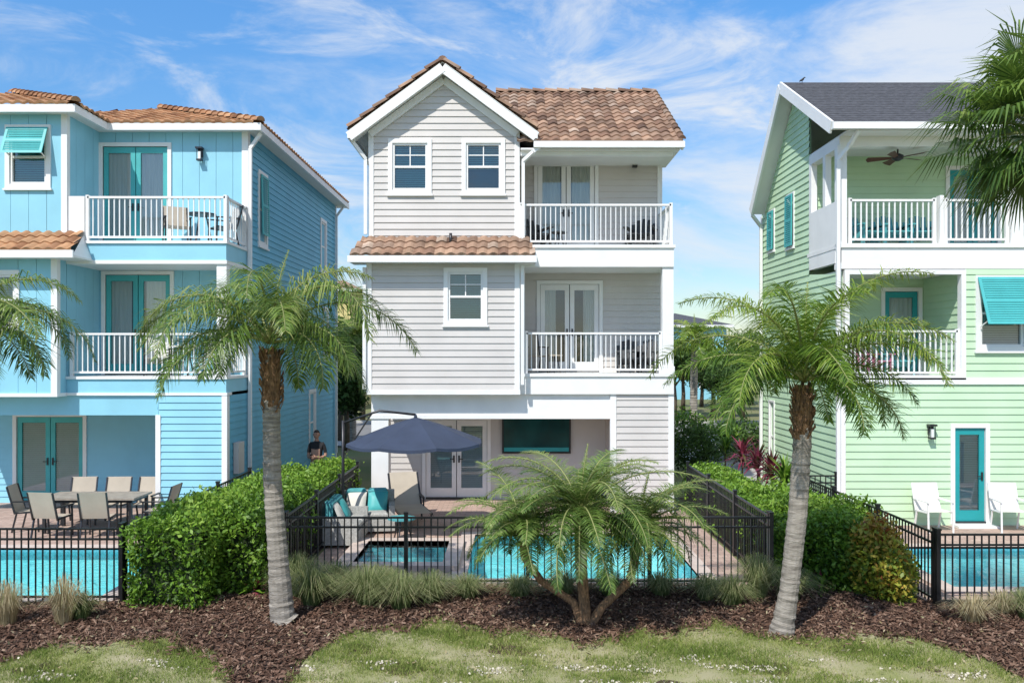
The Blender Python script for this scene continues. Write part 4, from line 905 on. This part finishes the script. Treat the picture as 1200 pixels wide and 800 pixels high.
# ------------------------------------------------------------ person
def person():
    X,Y=SX(371,21.7),21.7
    J={'pel':(0,0,.95,.15,.11),'wai':(0,0,1.1,.135,.10),'che':(0,0.01,1.32,.165,.115),'nb':(0,.02,1.47,.07,.06),'nk':(0,.01,1.53,.055,.055),'hb':(0,0,1.58,.055,.06)}
    names=list(J);V=[J[k][:3] for k in names];r=[J[k][3:] for k in names];E=[(0,1),(1,2),(2,3),(3,4),(4,5)]
    def chain(start,pts):
        p=start
        for x,y,z,a in pts: V.append((x,y,z));r.append((a,a));E.append((p,len(V)-1));p=len(V)-1
        return p
    for s in(-1,1):
        w=chain(2,[(s*.17,.02,1.42,.062),(s*.215,.03,1.28,.05),(s*.235,.03,1.13,.042),(s*.17,-.12,1.09,.036),(s*.09,-.22,1.12,.028),(s*.07,-.26,1.13,.030)])
        for f in range(4): chain(w,[(s*(.055-.004*f),-.30,1.155-.022*f,.009),(s*(.03),-.325,1.155-.022*f,.008),(s*.008,-.318,1.155-.022*f,.007)])
        chain(w,[(s*.06,-.27,1.17,.010),(s*.03,-.29,1.185,.009)])
        chain(0,[(s*.10,0,.86,.09),(s*.11,-.01,.5,.062),(s*.115,.01,.28,.052),(s*.12,.02,.09,.04),(s*.13,-.06,.045,.04),(s*.135,-.15,.035,.032)])
    me=bpy.data.meshes.new('b');me.from_pydata(V,E,[]);ob=bpy.data.objects.new('tmp_body',me);col.objects.link(ob)
    m=ob.modifiers.new('s','SKIN'); sv=me.skin_vertices[0].data
    for i,q in enumerate(r): sv[i].radius=q
    sv[0].use_root=True; ob.modifiers.new('u','SUBSURF').levels=1
    dg=bpy.context.evaluated_depsgraph_get(); dg.update(); nm=bpy.data.meshes.new_from_object(ob.evaluated_get(dg)); bpy.data.objects.remove(ob)
    e=bpy.data.objects.new('standing_man',None);col.objects.link(e);e.location=(X,Y,0); e.rotation_euler=(0,0,-.2)
    b=bpy.data.objects.new('body',nm);col.objects.link(b);b.parent=e
    SK=simple('skin',(.42,.24,.17),.6,.08);SH=simple('black_shirt',(.015,.015,.018),.85,.2);TR=simple('dark_trousers',(.03,.03,.04),.85,.2);HR=simple('dark_hair',(.03,.02,.015),.7,.2);SO=simple('shoe',(.02,.02,.02),.5)
    nm.materials.clear()
    for q in(SK,SH,TR,SO): nm.materials.append(q)
    for p in nm.polygons:
        c=p.center; p.use_smooth=True
        if c.z>1.5: i=0
        elif c.z<.09: i=3
        elif c.z<.93: i=2
        elif (c.y<-.06 and abs(c.x)<.2 and c.z<1.25) or (abs(c.x)>.19 and c.z<1.2): i=0
        else: i=1
        p.material_index=i
    import bmesh
    bm=bmesh.new();bmesh.ops.create_uvsphere(bm,u_segments=24,v_segments=18,radius=1)
    for v in bm.verts:
        x,y,z=v.co; w=1-.22*max(0,-z)**1.2
        v.co=Vector((x*.076*w,y*.097*(1-.1*max(0,-z)),z*.118))
        if y<-.6 and abs(x)<.2 and -.35<z<.05: v.co.y-=.016*(1-abs(x)/.2)
        if y<-.6 and .1<abs(x)<.5 and 0<z<.25: v.co.y+=.006
        v.co.z+=1.66
    hm=bpy.data.meshes.new('head');bm.to_mesh(hm);bm.free();hm.materials.append(SK);[setattr(p,'use_smooth',True) for p in hm.polygons];h=bpy.data.objects.new('head',hm);col.objects.link(h);h.parent=e
    A2=Asm('face_details');A2.e.parent=e
    for s in(-1,1):
        A2.tube('ears',SK,[(s*.074,.0,1.63),(s*.084,.005,1.66),(s*.078,.005,1.685)],[.012,.018,.01],6); A2.box('eyes',HR,s*.03-.012,s*.03+.012,-.094,-.086,1.663,1.671); A2.box('brows',HR,s*.03-.016,s*.03+.016,-.098,-.088,1.683,1.689)
    A2.box('mouth',simple('lips',(.3,.12,.1),.6),-.022,.022,-.095,-.084,1.597,1.604)
    bm=bmesh.new();bmesh.ops.create_uvsphere(bm,u_segments=20,v_segments=14,radius=1)
    bmesh.ops.delete(bm,geom=[v for v in bm.verts if v.co.z<-.15 or (v.co.z<.42 and v.co.y<-.25)],context='VERTS')
    for v in bm.verts:v.co=Vector((v.co.x*.081,v.co.y*.103,v.co.z*.124+1.663))
    hm=bpy.data.meshes.new('hair');bm.to_mesh(hm);bm.free();hm.materials.append(HR);h=bpy.data.objects.new('hair',hm);col.objects.link(h);h.parent=e
    A2.box('phone',BLACK,-.035,.035,-.31,-.30,1.08,1.2); A2.done()
person()
# ------------------------------------------------------------ background
ASPH=simple('asphalt',(.20,.195,.19),.9,.15,2,.2,60); CONC=simple('concrete',(.46,.45,.42),.85,.12,2)
sheet('road',-150,150,37,46,.004,ASPH,[]); sheet('pavement',-150,150,34,36.85,.06,CONC,[])
A=Asm('kerb'); A.box('kerb_near',CONC,-150,150,36.85,37,-.01,.13); A.box('kerb_far',CONC,-150,150,46,46.15,-.01,.13); A.done()
sheet('driveway',6.2,12,25,34,.008,CONC,[])
def bg_house(name,x0,x1,y0,y1,h,rh,wall,roof):
    A=Asm(name); A.box('walls',wall,x0,x1,y0,y1,0,h); ym=(y0+y1)/2; o=.5; a=min(x1-x0,y1-y0)/2
    B=[(x0-o,y0-o,h),(x1+o,y0-o,h),(x1+o,y1+o,h),(x0-o,y1+o,h)]; V=B+[(x0+a,ym,h+rh),(x1-a+.01,ym,h+rh)]
    A.add('roof',roof,V,[(0,1,5,4),(1,2,5),(2,3,4,5),(3,0,4),(0,3,2,1)]); A.box('fascia',WHITE,x0-o,x1+o,y0-o-.03,y0-o,h-.2,h)
    M=MF(y0); n=max(1,int((x1-x0)/2.6))
    for f in range(int(h/3)):
        for k in range(n):
            c=x0+(k+.5)*(x1-x0)/n; ring(A,'window_trim',WHITE,M,c-.5,c+.5,f*3+1,f*3+2.3,.1,0,.05); quad(A,'window_glass',DARK,M,c-.5,c+.5,.02,f*3+1,f*3+2.3)
            A.lbox('window_sash',WHITE,M,c-.5,c+.5,.02,.05,f*3+1.62,f*3+1.68)
    A.done()
YEL=simple('yellow_paint',(.62,.52,.22),.7,.06)
bg_house('distant_blue_house',11.0,17.6,70,80,6.1,1.2,BLUEL,SHING)
bg_house('distant_yellow_house',-13.5,-10.6,56,66,8.0,1.0,YEL,TILE)
bg_house('distant_house',-40,-30,60,70,7,1.6,GREY,TILE); bg_house('distant_house',30,42,62,72,7,1.6,GREY,TILE)
R=random.Random(9)
for i,(px,Y,h,r) in enumerate([(800,52,5.0,1.8),(822,60,4.4,2.2),(850,56,4.6,2.0),(880,62,5.6,2.4),(835,50,3.6,1.8),(412,44,6.0,1.3),(398,36,4.6,1.0),(425,48,5.0,1.6),(405,33,3.6,.9),(870,50,4.0,1.6),(790,48,4.6,1.4),(858,44,3.2,1.4)]):
    tree('oak_tree',SX(px,Y),Y,h,r,LEAFD,2700,.13,i)
P=[]
for k in range(60):
    c=np.array([R.uniform(-110,110),R.uniform(88,110),R.uniform(1.5,3.6)]); d=rng.normal(size=(260,3)); d/=np.linalg.norm(d,axis=1)[:,None]; P.append(c+d*rng.uniform(.5,1.1,260)[:,None]*np.array([4,3,2.2]))
leaves('distant_tree_line',np.concatenate(P),.45,LEAFD)
palm('distant_palm',None,[[(SX(812,34),34,0),(SX(814,34),34,4.2)]],[[.16,.13]],[dict(c=Vector((SX(814,34),34,4.2)),n=18,L=1.9,nl=40,ll=.5,w=.045)],PALMY,R=random.Random(31))
palm('distant_palm',None,[[(SX(413,35),35,0),(SX(413,35),35,4.4)]],[[.16,.13]],[dict(c=Vector((SX(413,35),35,4.4)),n=16,L=1.5,nl=36,ll=.45,w=.05)],PALM,R=random.Random(33))
# ------------------------------------------------------------ light, sky, camera
el=math.radians(50); toSun=Vector((-.47,-.88,0)).normalized(); az=math.atan2(toSun.x,toSun.y)
d=Vector((toSun.x*math.cos(el),toSun.y*math.cos(el),math.sin(el)))
sl=bpy.data.lights.new('sun','SUN'); sl.energy=4.7; sl.angle=math.radians(.53); sl.color=(1,.955,.88); so=bpy.data.objects.new('sun',sl); col.objects.link(so); so.rotation_euler=d.to_track_quat('Z','Y').to_euler()
w=bpy.data.worlds.new('World'); scene.world=w; w.use_nodes=True; nt=w.node_tree; bg=nt.nodes['Background']; bg.inputs[1].default_value=.14
sky=nt.nodes.new('ShaderNodeTexSky'); sky.sky_type='NISHITA'; sky.sun_disc=False; sky.sun_elevation=el; sky.sun_rotation=az; sky.air_density=1.0; sky.dust_density=.3; sky.ozone_density=2.5
tc=nt.nodes.new('ShaderNodeTexCoord')
sep=nt.nodes.new('ShaderNodeSeparateXYZ'); nt.links.new(tc.outputs['Generated'],sep.inputs[0])
hs=nt.nodes.new('ShaderNodeHueSaturation'); hs.inputs['Saturation'].default_value=1.28; hs.inputs['Value'].default_value=1.5; nt.links.new(sky.outputs[0],hs.inputs['Color'])
ze=nt.nodes.new('ShaderNodeMapRange'); ze.inputs['From Min'].default_value=0; ze.inputs['From Max'].default_value=.36; ze.inputs['To Min'].default_value=.52; ze.inputs['To Max'].default_value=1.0; nt.links.new(sep.outputs['Z'],ze.inputs[0])
sc=nt.nodes.new('ShaderNodeVectorMath'); sc.operation='SCALE'; nt.links.new(hs.outputs[0],sc.inputs[0]); nt.links.new(ze.outputs[0],sc.inputs['Scale'])
def cloud(rot,scl,loc,nscale,lo,hi,amt,xbias):
    mp=nt.nodes.new('ShaderNodeMapping'); mp.inputs['Rotation'].default_value=(0,math.radians(rot),0); mp.inputs['Scale'].default_value=scl; mp.inputs['Location'].default_value=loc
    nt.links.new(tc.outputs['Generated'],mp.inputs[0])
    n1=nt.nodes.new('ShaderNodeTexNoise'); n1.inputs['Scale'].default_value=nscale; n1.inputs['Detail'].default_value=11; n1.inputs['Roughness'].default_value=.62; n1.inputs['Distortion'].default_value=.7; nt.links.new(mp.outputs[0],n1.inputs['Vector'])
    ma=nt.nodes.new('ShaderNodeMath'); ma.operation='MULTIPLY_ADD'; nt.links.new(sep.outputs['X'],ma.inputs[0]); ma.inputs[1].default_value=xbias; nt.links.new(n1.outputs['Fac'],ma.inputs[2])
    r1=nt.nodes.new('ShaderNodeMapRange'); r1.inputs['From Min'].default_value=lo; r1.inputs['From Max'].default_value=hi; r1.inputs['To Max'].default_value=amt; r1.interpolation_type='SMOOTHSTEP'; nt.links.new(ma.outputs[0],r1.inputs[0]); return r1.outputs[0]
c1=cloud(35,(2.2,1,5.5),(.3,0,.2),2.2,.44,.72,.9,.05)
c2=cloud(-40,(1.4,1,4.2),(2.3,0,1.2),1.6,.42,.72,.85,.22)
mxx=nt.nodes.new('ShaderNodeMath'); mxx.operation='MAXIMUM'; nt.links.new(c1,mxx.inputs[0]); nt.links.new(c2,mxx.inputs[1])
mixc=nt.nodes.new('ShaderNodeMix'); mixc.data_type='RGBA'; nt.links.new(mxx.outputs[0],mixc.inputs['Factor']); nt.links.new(sc.outputs[0],mixc.inputs['A']); mixc.inputs['B'].default_value=(5.9,6.2,6.6,1)
nt.links.new(mixc.outputs['Result'],bg.inputs[0])
cam=bpy.data.cameras.new('camera'); cam.lens=30; cam.sensor_width=36; cam.shift_y=15/1200; cam.clip_end=3000; co=bpy.data.objects.new('camera',cam); col.objects.link(co); co.location=(0,0,CAMH); co.rotation_euler=(math.pi/2,0,0); scene.camera=co
scene.view_settings.view_transform='Standard'; scene.view_settings.look='None'; scene.view_settings.exposure=0
